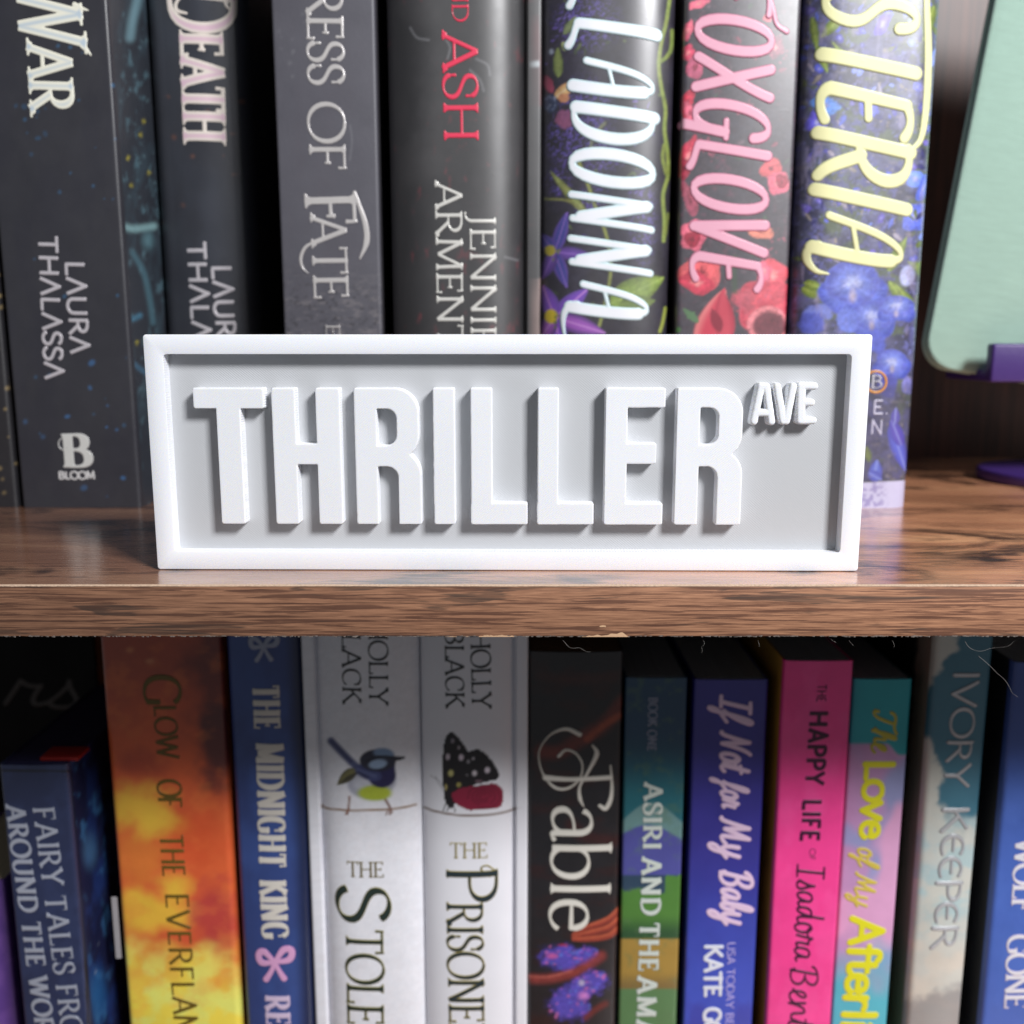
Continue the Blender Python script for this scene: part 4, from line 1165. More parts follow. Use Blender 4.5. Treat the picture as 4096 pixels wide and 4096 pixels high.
def star_flower(A, c, tips, w, c1, c2, hi=None):
    for k, t in enumerate(tips):
        A.petal(c, t, w, c1 if k % 2 else c2, (70, 50, 110) if k % 2 else (96, 70, 150), hi)
def bella_art(A):
    def P(x, y): return 2100 + .7246 * x, .7246 * y
    A.noise(110, 160, (46, 42, 58), .35, .7, .8, 5)
    for cx, cy, rx, ry in ((330, 120, 220, 190), (200, 770, 110, 160), (420, 860, 160, 110), (380, 1120, 120, 120), (650, 1200, 90, 330), (330, 650, 180, 260), (180, 1000, 90, 90)):
        x, y = P(cx, cy)
        m = 1 - sstep(.4, 1.1, np.hypot((A.x - x) / (rx * .72), (A.y - y) / (ry * .72)))
        A.mix(m * sstep(.5, .66, fbm(A.x / 9, A.y / 9, 8, 3)) * .8, (86, 72, 146))
        A.mix(m * sstep(.66, .8, fbm(A.x / 6, A.y / 6, 28, 2)) * .7, (120, 102, 176))
    def ln(pts, w, col, a=1): A.line([P(*q) for q in pts], w, col, .5, a)
    g = np.random.default_rng(9)
    for k in range(60):
        x, y = P(g.uniform(100, 760), g.uniform(0, 1800)); a = g.uniform(0, 6.28); L = g.uniform(12, 40)
        A.petal((x, y), (x + L * math.cos(a), y + L * math.sin(a)), g.uniform(4, 9), [(84, 96, 60), (74, 60, 120), (58, 66, 50), (96, 78, 150)][k % 4], [(60, 70, 44), (56, 44, 96), (44, 50, 40), (66, 54, 116)][k % 4])
    ln([(800, -20), (780, 120), (752, 240), (738, 360), (752, 480), (775, 600), (770, 720), (785, 830), (790, 960), (762, 1080), (770, 1220), (765, 1330)], 14, (132, 146, 72))
    ln([(812, 170), (808, 260), (785, 310), (740, 345)], 15, (120, 136, 66))
    ln([(770, 800), (760, 870), (780, 960)], 14, (118, 130, 60)); ln([(790, 1180), (775, 1300)], 10, (112, 122, 60))
    ln([(300, 900), (345, 1010), (395, 1160), (440, 1270), (470, 1400), (470, 1530), (440, 1680), (410, 1800)], 12, (126, 132, 66))
    ln([(440, 680), (380, 750), (350, 860)], 12, (112, 116, 84), .8)
    A.petal(P(345, 1190), P(135, 940), 20, (136, 142, 84), (96, 100, 52)); ln([(340, 1185), (240, 1110), (110, 1098)], 9, (116, 116, 66))
    A.petal(P(185, 430), P(180, 255), 22, (120, 132, 76), (80, 92, 48)); A.petal(P(215, 190), P(285, 85), 18, (110, 122, 86), (84, 94, 60))
    ln([(220, 270), (212, 240)], 14, (150, 160, 110)); A.ell(*P(145, 285), 14, 16, (150, 158, 176), soft=.7)
    A.petal(P(165, 540), P(285, 445), 26, (206, 170, 116), (170, 120, 84), (226, 200, 170)); A.ell(*P(215, 540), 24, 20, (176, 122, 90), wob=.5)
    A.ell(*P(130, 465), 20, 42, (150, 62, 88), rot=-20, wob=.5); A.ell(*P(215, 660), 38, 44, (126, 74, 106), wob=.6)
    A.ell(*P(140, 570), 34, 46, (46, 56, 84), soft=.35); A.dots(14, (2180, 380, 2225, 450), 6, (130, 140, 166), 3, .7)
    A.petal(P(470, 1680), P(770, 1530), 62, (122, 144, 62), (96, 116, 46), (150, 168, 92)); A.petal(P(520, 1690), P(720, 1660), 40, (104, 124, 58), (84, 100, 46))
    A.texture(.3, 60)
    c = P(165, 1392)
    star_flower(A, c, [P(235, 1165), P(375, 1412), P(232, 1590), P(92, 1545), P(84, 1290)], 30, (98, 66, 150), (58, 64, 138), (150, 110, 196))
    A.ell(c[0] - 18, c[1] - 6, 26, 24, (170, 156, 52), wob=.3); A.dots(9, (c[0] - 8, c[1] - 24, c[0] + 20, c[1] + 34), 6, (110, 116, 60), 6)
    c = P(165, 1752)
    star_flower(A, c, [P(352, 1590), P(448, 1840), P(210, 1990), P(60, 1900), P(95, 1570)], 40, (150, 84, 176), (118, 72, 180), (206, 150, 216))
    A.ell(c[0] - 16, c[1] - 4, 30, 34, (206, 182, 48), wob=.25); A.dots(12, (c[0] - 2, c[1] - 30, c[0] + 30, c[1] + 40), 7, (96, 112, 48), 16)
    ln([(745, 1830), (760, 1780), (775, 1700)], 12, (150, 160, 70))
b_bella = Book('floral hardcover with chalk-white brush capitals LADONNA over purple flowers on black', 107, (2170, 640), (2690, 640), 212, .05, 136, kind='hard',
               bulge=3.2, crown=(3.2, .75), base=(40, 37, 47), art=bella_art, mat=GLOSS, zvis=UPZ, step=.36)
WB = dict(edge=(196, 220, 224), inner=(232, 234, 240), edge_w=.8, g=.24, H=.3, bev=.6)
BR1 = dict(font=BRUSH, thick=.155, thin=.07, nib=0, fit=.8, ser=None, rnd=True, shear=.10)
b_bella.text('BEL', BR1, (2300, -620), (2294, -130), 325, **WB)
b_bella.text('L', BR1, (2296, -120), (2294, 60), 325, **WB)
b_bella.text('LADONNA', BR1, (2292, 66), (2276, 1270), 325, **WB, extra=[([(2304, 1224), (2276, 1228), (2256, 1252), (2250, 1292), (2256, 1345)], [40, 36, 28, 20, 12])])

def fox_art(A):
    def P(x, y): return 2650 + .7246 * x, .7246 * y
    A.noise(80, 120, (72, 66, 74), .4, .7, .8, 15)
    A.noise(20, 26, (104, 70, 84), .62, .8, .6, 19)
    R1, R2, R3 = (188, 58, 80), (206, 96, 118), (150, 40, 62)
    g = np.random.default_rng(19)
    for k in range(60):
        x, y = P(g.uniform(90, 680), g.uniform(0, 1800)); a = g.uniform(0, 6.28); L = g.uniform(12, 46)
        A.petal((x, y), (x + L * math.cos(a), y + L * math.sin(a)), g.uniform(4, 12), [(92, 66, 80), (74, 86, 76), (130, 66, 84), (104, 88, 98)][k % 4], [(70, 54, 66), (58, 68, 60), (100, 48, 66), (84, 72, 80)][k % 4])
    for cx, cy, rx, ry, col in ((140, 170, 26, 60, R2), (140, 290, 34, 46, (200, 70, 100)), (180, 370, 46, 70, (176, 84, 110)), (135, 570, 34, 80, R1), (150, 620, 30, 60, R2),
                                (140, 870, 46, 120, R1), (120, 930, 34, 60, R3), (150, 1100, 34, 100, (150, 70, 90)), (600, 930, 62, 50, (192, 80, 88)), (640, 1010, 60, 66, R2),
                                (660, 1000, 34, 40, R3), (170, 1300, 70, 84, R2), (165, 1320, 44, 44, R3), (540, 1270, 70, 50, (206, 122, 104)), (210, 1510, 120, 96, (210, 90, 96)),
                                (190, 1560, 96, 60, R1), (610, 1520, 80, 90, (214, 80, 96)), (560, 1500, 40, 60, R2), (200, 20, 60, 26, R2), (580, 100, 26, 20, R1), (620, 260, 50, 60, (110, 60, 76))):
        x, y = P(cx, cy); A.bloom(x, y, rx * .76, ry * .76, col, tuple(min(255, q * 1.16) for q in col), (232, 150, 150) if cx % 3 else (120, 34, 50), cx % 50 - 20, 3 + cx % 3, cx)
    A.bloom(*P(570, 1690), 118, 112, (186, 62, 82), (214, 84, 100), (200, 70, 90), 0, 4, 3); A.ell(*P(580, 1790), 86, 76, (226, 132, 140), soft=.1, wob=.1)
    A.ell(*P(590, 1800), 76, 66, (112, 52, 64), soft=.25); A.dots(60, (2990, 1230, 3140, 1340), 6, (90, 40, 50), 9, .7)
    A.ell(*P(450, 1660), 60, 60, (190, 84, 100), soft=.4, wob=.9, seed=8)
    A.texture(.3, 90)
    A.petal(P(210, 1960), P(345, 1590), 66, (204, 58, 82), (224, 130, 130)); A.petal(P(350, 1900), P(330, 1600), 46, (200, 66, 86), (170, 40, 66))
    A.petal(P(320, 1830), P(270, 1700), 26, (140, 30, 54), None)
    A.line([P(400, 1610), P(395, 1500), P(400, 1420)], 22, (62, 78, 62), .6, .8); A.petal(P(200, 1780), P(110, 1700), 16, (88, 122, 86)); A.petal(P(180, 1720), P(130, 1760), 10, (88, 122, 86))
    A.ell(*P(85, 1820), 16, 16, (76, 128, 62), soft=.8)
    for k, (cx, cy) in enumerate(((620, 200), (640, 300), (580, 1410), (640, 1300), (300, 850), (620, 1010), (560, 1640), (460, 600), (230, 800))):
        x, y = P(cx, cy); A.dots(16, (x - 34, y - 34, x + 34, y + 34), 5, (196, 96, 120), 50 + k, .7)
b_fox = Book('glossy dark grey book with pink brush capitals FOXGLOVE among red bell flowers', 107, (2722, 640), (3178, 640), 209, .05, 134, bulge=.9, rc=1.6,
             base=(72, 67, 75), art=fox_art, mat=GLOSS, zvis=UPZ, step=.36)
PKB = dict(edge=(196, 122, 146), inner=(228, 170, 190), edge_w=.6, g=.24, H=.25, bev=.5)
BR2 = dict(font=BRUSH, thick=.15, thin=.085, nib=4, fit=.92, ser=None, rnd=True, shear=.14)
b_fox.text('F', BR2, (2792, -130), (2790, 20), 290, **PKB, extra=[([(3070, -30), (3090, 40), (3105, 100), (3145, 128)], [18, 20, 20, 24])])
b_fox.text('OXGLOVE', BR2, (2790, 40), (2764, 1128), 292, **PKB)

def wis_art(A):
    def P(x, y): return 3150 + 1.087 * x, 1.087 * y
    A.noise(50, 60, (98, 98, 136), .36, .66, .9, 25); A.noise(90, 70, (92, 104, 72), .5, .66, .75, 125)
    A.noise(24, 26, (92, 92, 150), .55, .7, .8, 26)
    A.noise(14, 14, (120, 122, 186), .64, .78, .7, 27)
    A.noise(70, 24, (140, 132, 140), .66, .8, .5, 29)
    g = np.random.default_rng(44)
    for k in range(70):
        x, y = P(g.uniform(60, 520), g.uniform(0, 960)); r = g.uniform(10, 24)
        col = [(84, 92, 190), (110, 128, 206), (70, 66, 150), (96, 84, 170)][k % 4]
        A.bloom(x, y, r, r * g.uniform(.5, .9), col, tuple(min(255, q * 1.15) for q in col), (150, 150, 206), g.uniform(0, 180), 3 + k % 3, k)
    for k in range(30):
        x, y = P(g.uniform(80, 500), g.uniform(300, 980)); A.dots(7, (x - 14, y - 14, x + 14, y + 14), 3.2, (186, 170, 130), k, .7)
    for cx, cy, rx, ry, col in ((140, 385, 60, 34, (92, 132, 206)), (300, 400, 44, 34, (88, 96, 196)), (110, 450, 44, 50, (92, 84, 190)), (470, 660, 40, 34, (104, 130, 216)),
                                (500, 690, 20, 60, (88, 106, 206)), (470, 800, 50, 60, (90, 104, 200)), (350, 90, 24, 50, (90, 70, 180)), (540, 210, 14, 50, (120, 140, 220))):
        x, y = P(cx, cy); A.bloom(x, y, rx * 1.05, ry * 1.05, col, tuple(min(255, q * 1.2) for q in col), (170, 170, 216), cx % 40, 4, cx)
    LG, LD = (128, 146, 58), (92, 110, 46)
    for k in range(80):
        x, y = P(g.uniform(60, 540), g.uniform(0, 1000)); a = g.uniform(0, 6.28); L = g.uniform(22, 60)
        A.petal((x, y), (x + L * math.cos(a), y + L * math.sin(a)), g.uniform(5, 13), [(150, 140, 136), (104, 116, 60), (96, 110, 200), (60, 58, 120), (170, 160, 176)][k % 5], [(110, 104, 110), (76, 92, 44), (70, 80, 176), (46, 44, 96), (120, 110, 140)][k % 5])
    for a, b, w in (((110, 170), (150, 270), 22), ((200, 60), (120, 140), 26), ((250, 250), (160, 150), 14), ((90, 60), (110, 190), 20), ((540, 20), (500, 150), 24),
                    ((520, 560), (540, 690), 16), ((370, 1000), (440, 870), 26), ((520, 1010), (440, 960), 24), ((430, 1110), (370, 1030), 26), ((470, 1140), (400, 1050), 22),
                    ((50, 1060), (140, 1095), 26), ((60, 1040), (130, 1060), 22), ((490, 960), (515, 1050), 22), ((300, 1700), (290, 1640), 18)):
        A.petal(P(*a), P(*b), w, LG, LD, (160, 176, 90))
    def bloom(cx, cy, r, k=0):
        x, y = P(cx, cy); r *= 1.087
        A.bloom(x - r * .3, y + r * .12, r * .8, r * .6, (70, 82, 180), (96, 112, 206), (150, 160, 220), -14, 3, cx)
        A.bloom(x + r * .34, y + r * .08, r * .78, r * .62, (66, 76, 174), (92, 108, 202), (150, 160, 220), 16, 3, cx + 1)
        A.bloom(x, y - r * .22, r, r * .66, (84, 92, 186), (110, 124, 206), (176, 182, 224), 0, 2, cx + 2)
        A.ell(x, y + r * .2, r * .2, r * .34, (190, 176, 186), soft=1, amt=.8)
    bloom(240, 1065, 118); A.ell(*P(115, 1150), 66, 40, (116, 128, 206), wob=.4); A.ell(*P(90, 1190), 60, 50, (86, 96, 190), wob=.5); bloom(310, 1180, 84); bloom(400, 1140, 66)
    A.ell(*P(220, 1180), 50, 60, (104, 120, 208), wob=.5); A.ell(*P(440, 1015), 34, 48, (176, 182, 226), soft=.3, rot=10)
    bloom(385, 1345, 66); A.ell(*P(330, 1260), 40, 50, (90, 100, 196), wob=.5); A.ell(*P(370, 1420), 44, 50, (70, 72, 160), wob=.5); A.ell(*P(440, 1420), 24, 40, (130, 130, 206), wob=.5)
    A.noise(30, 120, (150, 140, 170), .64, .8, .5, 39)
    A.texture(.3, 80)
    A.mix(sstep(1520, 1560, A.y) * .5, (56, 54, 78))
    for a, b, w, c in (((380, 1560), (440, 1745), 34, (86, 96, 196)), ((420, 1640), (380, 1540), 30, (84, 70, 170)), ((320, 1770), (330, 1690), 30, (92, 110, 200)), ((300, 1740), (350, 1770), 24, (84, 96, 190)),
                       ((395, 1560), (400, 1500), 20, (90, 80, 160))):
        A.petal(P(*a), P(*b), w, c, (66, 66, 160), (150, 160, 220))
    A.dots(24, (3480, 1560, 3680, 1930), 7, (150, 140, 130), 5, .6)
    yl = P(0, 1775)[1] - .06 * (A.x - P(300, 0)[0])
    A.mix((A.y > yl - 4) & (A.y < yl + 3), (60, 66, 56))
    A.mix(sstep(-2, 2, A.y - yl), (196, 192, 222))
    m = sstep(-2, 2, A.y - yl) * (1 - sstep(60, 110, A.x - P(280, 0)[0]))
    A.mix(m * sstep(.45, .6, fbm(A.x / 14, A.y / 10, 91, 3)), (150, 140, 190))
b_wis = Book('floral hardcover with pale yellow brush capitals STERIA over blue flowers, lilac strip at foot', 107, (3203, 640), (3728, 640), 214, .05, 136,
             kind='hard', bulge=2.2, crown=(6, .8), base=(58, 58, 84), art=wis_art, mat=GLOSS, zvis=UPZ, step=.36)
YB = dict(edge=(206, 208, 156), inner=(234, 232, 178), edge_w=.6, g=.24, H=.28, bev=.55)
BR3 = dict(font=BRUSH, thick=.15, thin=.09, nib=4, fit=.94, ser=None, rnd=True, shear=.18)
b_wis.text('S', BR3, (3296, -60), (3292, 110), 370, **YB)
b_wis.text('TERIA', BR3, (3288, 130), (3240, 1030), 370, **YB,
           extra=[([(3694, -60), (3700, 60), (3708, 200), (3708, 340), (3696, 480), (3676, 560), (3645, 598)], [26, 32, 38, 40, 36, 28, 22]),
                  ([(3264, 984), (3240, 990), (3224, 1014), (3228, 1050), (3258, 1086), (3304, 1098)], [40, 38, 34, 30, 22, 10])])
# publisher's roundel and the two letters beside the sign
ring = [(3493 + 42 * math.cos(t), 1526 + 42 * math.sin(t)) for t in np.linspace(0, 6.283, 20)]
b_wis.text('', 'sans', (3470, 1560), (3520, 1560), 60, (206, 142, 62), name='emblem', g=.2, extra=[(ring, [9, 9])])
b_wis.text('B', 'serif', (3470, 1552), (3520, 1552), 52, (190, 190, 200), name='emblem', g=.18)
b_wis.text('E.', 'sans', (3476, 1655), (3546, 1655), 56, (190, 188, 210), g=.2)
b_wis.text('N', 'sans', (3470, 1735), (3520, 1735), 56, (190, 188, 210), g=.2)

# ================================================================== green fabric case on its purple stand
def rounded_slab(name, w, h, r, t0, t1, bev=.8, n=10, inset=0):
    P = []
    for cx, cz, a0 in ((w - r, r, -90), (w - r, h - r, 0), (r, h - r, 90), (r, r, 180)):
        for k in range(n):
            a = math.radians(a0 + 90 * k / (n - 1)); P.append((cx + (r - inset) * math.cos(a), cz + (r - inset) * math.sin(a)))
    P = np.array(P); c = P.mean(0)
    rings = []
    for f, y in ((bev, t0), (bev * .3, t0 + bev * .3), (0, t0 + bev), (0, t1 - bev), (bev * .3, t1 - bev * .3), (bev, t1)):
        d = P - c; L = np.hypot(*d.T)[:, None]
        Q = P - d / L * f
        rings.append(np.stack([Q[:, 0], np.full(len(Q), y), Q[:, 1]], 1))
    m = len(P); V = np.concatenate(rings); F_ = []
    loops = []; tot = []
    for q in range(len(rings) - 1):
        for k in range(m): loops += [q * m + k, q * m + (k + 1) % m, (q + 1) * m + (k + 1) % m, (q + 1) * m + k][::-1]; tot.append(4)
    loops += list(range(m)); tot.append(m); loops += list(range((len(rings) - 1) * m, len(rings) * m))[::-1]; tot.append(m)
    me = make_mesh(name, V, loops, tot, None, True)
    bm = bmesh.new(); bm.from_mesh(me); bmesh.ops.recalc_face_normals(bm, faces=bm.faces[:]); bm.to_mesh(me); bm.free()
    me.set_sharp_from_angle(angle=math.radians(50))
    return me
CY = 150
pb = unproj(3693, 1462, CY); pt = unproj(4026, 0, CY)
tilt = math.atan2(pt[0] - pb[0], pt[1] - pb[1])
case = thing('tablet_case', 'mint green woven fabric tablet case leaning in the purple stand, right of the floral books', 'tablet case', (pb[0], CY, pb[1]))
case.rotation_euler = (math.radians(-4), tilt, 0)
def link_case(name, me, mat):
    o = bpy.data.objects.new(name, me); sc.collection.objects.link(o); me.materials.append(mat); o.parent = case
link_case('front_cover', rounded_slab('front_cover', 150, 190, 11, 0, 2.6, 1.2), MINT)
link_case('tablet_body', rounded_slab('tablet_body', 150, 190, 11, 2.65, 4.6, .5, inset=.9), MINT_DARK)
link_case('back_cover', rounded_slab('back_cover', 150, 190, 11, 4.65, 6.4, .8), MINT)

stand = thing('tablet_stand', 'purple plastic tablet stand with a round foot on the shelf at the right edge', 'stand', (unproj(3942, 1900, 172)[0] + 36, 172, 0))
sx0 = unproj(3942, 1900, 172)[0] + 36
def disc(name, cx, cy, z0, z1, r, bev=1.2, n=64):
    bm = bmesh.new()
    bmesh.ops.create_cone(bm, cap_ends=True, segments=n, radius1=r * U, radius2=r * U, depth=(z1 - z0) * U,
                          matrix=Matrix.Translation((cx * U, cy * U, (z0 + z1) / 2 * U)))
    bmesh.ops.bevel(bm, geom=[e for e in bm.edges if abs(e.verts[0].co.z - e.verts[1].co.z) < 1e-7], offset=bev * U, segments=3, profile=.5, affect='EDGES')
    me = bpy.data.meshes.new(name); bm.to_mesh(me); bm.free()
    me.polygons.foreach_set("use_smooth", np.ones(len(me.polygons), bool)); me.set_sharp_from_angle(angle=math.radians(40))
    return me
link('foot', disc('foot', sx0, 172, .05, 4.6, 36), PURPLE, stand)
link('post', disc('post', sx0 + 6, 176, 4.6, 44, 7), PURPLE, stand)
ax = unproj(3968, 1450, 138)[0]; az1 = unproj(3968, 1374, 138)[1]; az0 = unproj(3968, 1530, 138)[1]
link('cradle_lip', box_mesh('cradle_lip', [(ax, ax + 74, 138, 143, az0, az1)], 1.0, 3, True), PURPLE, stand)
link('cradle_floor', box_mesh('cradle_floor', [(ax + .5, ax + 73.5, 143.02, 176, az0 + .3, az0 + 4.5)], .8, 2, True), PURPLE, stand)

# ================================================================== lower row of books
D = 90; ZB2 = -234.95; LOZ = (-190, -18)
def ztop(py, d=D, px=2048): return unproj(px, py, d)[1]

b_pur = Book('purple paperback corner at the bottom left edge of the photo', 92, unproj(72, 4096, 92)[0] - 26, (72, 4096), ztop(3520, 92), ZB2, 76, base=(96, 62, 142), zvis=LOZ,
             art=lambda A: A.noise(60, 80, (116, 78, 158), .4, .7, .7, 3))
def fairy_side(A):
    A.mix(np.ones(A.x.shape), (26, 32, 66))
    A.noise(40, 130, (34, 54, 110), .45, .7, .9, 61); A.noise(30, 60, (60, 110, 160), .62, .8, .8, 62)
    A.ell(360, 3400, 46, 110, (70, 110, 150), soft=.9, amt=.8); A.ell(390, 3980, 60, 160, (40, 100, 160), soft=.9, amt=.8)
    A.dots(8, (330, 3300, 500, 4090), 6, (180, 190, 210), 9, .6)
b_fairy = Book('short navy book with silver lettering, red headband and glossy blue side, lower left', 80, (66, 3800), (330, 3800), ztop(3059, 80), ZB2, 76,
               base=(38, 46, 78), zvis=LOZ, rc=1.4, mat=SATIN, side_art={'R': fairy_side}, pages=simple_mat('navy_page_edge', (40, 38, 74), .6),
               art=lambda A: (A.noise(70, 90, (46, 56, 92), .4, .7, .7, 8), A.line([(285, 3085), (312, 3400), (340, 3800), (352, 4096)], 7, (14, 16, 30), .5),
                              A.line([(0, 3082), (285, 3085)], 7, (14, 16, 30), .5)))
hb = link('headband', box_mesh('headband', [(unproj(140, 3059, 80)[0], unproj(296, 3059, 80)[0], 83, 92, b_fairy.z1 - .2, b_fairy.z1 + 1.2)], .4), simple_mat('red_headband', (150, 26, 22), .6), b_fairy.ob)
SB = dict(edge=(116, 122, 142), inner=(178, 182, 196), mat=FOIL, g=.26)
FS = dict(font=G, thick=.2, thin=.09, nib=14, ser=(.1, .05), fit=.9)
b_fairy.text('FAIRY TALES FROM', FS, (132, 3224), (262, 4230), 84, **SB)
b_fairy.text('AROUND THE WORLD', dict(FS, thick=.26, thin=.12), (20, 3216), (160, 4243), 78, **SB)
tag_b = thing('library_label', 'narrow white label strip clipped on the edge between the blue cover and the orange book', 'label', (unproj(462, 3720, 92)[0], 100, ztop(3830, 92)))
link('paper_strip', box_mesh('paper_strip', [(unproj(450, 3600, 92)[0], unproj(472, 3600, 92)[0], 91, 91.6, ztop(3835, 91), ztop(3590, 91))], .15), simple_mat('label_paper', (160, 156, 158), .6, .1), tag_b)

# black book seen face-on behind the short navy one
bb_x0, bb_x1 = unproj(-60, 3000, 200)[0], unproj(408, 3000, 200)[0]
class _B: pass
bk = thing('book', 'black book standing face-out in deep shade behind the short navy one, with faint gold script', 'book', ((bb_x0 + bb_x1) / 2, 214, ZB2))
link('front_cover', box_mesh('front_cover', [(bb_x0, bb_x1, 200, 202, ZB2, -20)], .3), print_mat('black_cloth', .6, 0, attr=False, col=(9, 7, 8), spec=.15), bk)
link('page_block', box_mesh('page_block', [(bb_x0 + 2, bb_x1 - 3, 202.02, 222, ZB2 + 2, -23)]), PAGES, bk)
link('back_cover', box_mesh('back_cover', [(bb_x0, bb_x1, 222.02, 224, ZB2, -20)], .3), BOARD_DARK, bk)
def free_px_text(s, sty, p0, p1, cap, Y, parent, edge, inner):
    a = unproj(p0[0], p0[1], Y); b = unproj(p1[0], p1[1], Y); cm = unproj(p0[0] + cap, p0[1], Y)[0] - a[0]
    me = strokes_mesh('lettering', text_strokes(s, sty, a, b, cm), lambda x, z: np.full(x.shape, Y - .03), g=.3, edge=edge, inner=inner)
    link('lettering', me, INK, parent)
free_px_text('rs', 'script', (20, 2830), (330, 2830), 170, 200, bk, (36, 24, 18), (44, 30, 22))

def ever_art(A):
    A.mix(np.ones(A.x.shape), (222, 98, 50)); A.cloud(560, 3450, 190, 160, (226, 128, 50), .8, 90)
    A.mix((1 - sstep(2600, 3050, A.y + 240 * (fbm(A.x / 120, A.y / 120, 4, 3) - .5))) * .8, (150, 66, 48))
    def cl(cx, cy, rx, ry, col, amt=.85, sd=1): A.cloud(cx, cy, rx * 1.25, ry * 1.25, col, amt, sd)
    cl(870, 2950, 120, 190, (74, 34, 40), .9, 3); cl(860, 2640, 130, 160, (92, 38, 38), .8, 13)
    cl(560, 3060, 110, 60, (150, 50, 36), .6, 5)
    for k, (x, y, rx, ry) in enumerate(((560, 3230, 130, 90), (640, 3300, 110, 60), (520, 3600, 80, 60), (620, 3660, 130, 80), (700, 3560, 70, 60))):
        cl(x, y, rx, ry, (236, 190, 62), .9, 20 + k)
    cl(780, 3380, 110, 160, (216, 84, 40), .8, 31); cl(860, 3690, 90, 130, (178, 54, 58), .8, 32); cl(700, 3780, 100, 50, (204, 72, 46), .7, 33)
    m = sstep(3680, 3960, A.y + 260 * (fbm(A.x / 150, A.y / 120, 44, 3) - .5) - (A.x - 500) * .2)
    A.mix(m, (244, 220, 80)); A.mix(m * sstep(.38, .62, fbm(A.x / 90, A.y / 80, 45, 4)) * .8, (232, 236, 120))
    A.noise(90, 70, (240, 130, 60), .5, .75, .25, 46)
    A.ell(520, 2600, 26, 20, (220, 140, 90), soft=.9, amt=.6); A.ell(600, 2645, 30, 18, (220, 150, 100), soft=.9, amt=.5)
b_ever = Book('wide fiery orange and yellow paperback spine with thin dark lettering GLOW OF THE EVERFLAME', D, (455, 3329), (921, 3329), -22, ZB2, 130, base=(190, 90, 50), art=ever_art, zvis=LOZ, bulge=1.0, rc=2.2, mat=SATIN)
GO = dict(edge=(84, 62, 18), inner=(104, 84, 22), g=.24)
FL = dict(font=SANS, thick=.16, thin=.07, nib=10, ser=None)
b_ever.text('G', FL, (576, 2690), (582, 2822), 150, **GO)
b_ever.text('LOW', FL, (618, 2815), (634, 3030), 88, **GO)
b_ever.text('OF', FL, (632, 3115), (640, 3228), 94, **GO)
b_ever.text('THE', FL, (643, 3330), (655, 3502), 92, **GO)
b_ever.text('EVERFLAME', FL, (664, 3564), (708, 4205), 92, **GO)

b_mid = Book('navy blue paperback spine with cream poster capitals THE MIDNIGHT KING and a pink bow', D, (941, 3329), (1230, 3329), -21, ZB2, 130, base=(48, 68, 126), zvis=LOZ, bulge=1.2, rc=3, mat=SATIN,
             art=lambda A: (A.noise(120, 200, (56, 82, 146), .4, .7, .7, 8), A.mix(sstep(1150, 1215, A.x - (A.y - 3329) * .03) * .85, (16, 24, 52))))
MK = dict(edge=(170, 164, 162), inner=(212, 206, 196), g=.24)
SBD = dict(font=G, thick=.24, thin=.08, nib=4, ser=(.06, .06), fit=.84)
b_mid.text('THE', SBD, (1012, 2732), (1020, 2914), 106, **MK)
b_mid.text('MIDNIGHT', SBD, (1026, 2962), (1040, 3465), 108, **MK)
b_mid.text('KING', SBD, (1040, 3512), (1052, 3750), 106, **MK)
b_mid.text('RED', SBD, (1062, 3970), (1070, 4170), 98, edge=(176, 160, 190), inner=(210, 190, 214))
def bow(cx, cy, s, e, i):
    b_mid.text('', 'sans', (cx, cy), (cx + 10, cy), 60, edge=e, inner=i, name='bow_emblem', extra=[
        ([(cx, cy), (cx - s * .5, cy - s * .45), (cx - s * .75, cy - s * .3), (cx - s * .6, cy + s * .05), (cx, cy)], [s * .2, s * .34, s * .3, s * .34, s * .2]),
        ([(cx, cy), (cx + s * .4, cy - s * .55), (cx + s * .75, cy - s * .5), (cx + s * .65, cy - s * .1), (cx, cy)], [s * .2, s * .34, s * .3, s * .34, s * .2]),
        ([(cx, cy), (cx - s * .15, cy + s * .4), (cx - s * .4, cy + s * .8)], [s * .2, s * .24, s * .3]),
        ([(cx, cy), (cx + s * .2, cy + s * .4), (cx + s * .42, cy + s * .75)], [s * .2, s * .24, s * .3])])
bow(1102, 3840, 88, (176, 120, 172), (214, 160, 200))
bow(1058, 2580, 70, (120, 126, 150), (150, 156, 176))

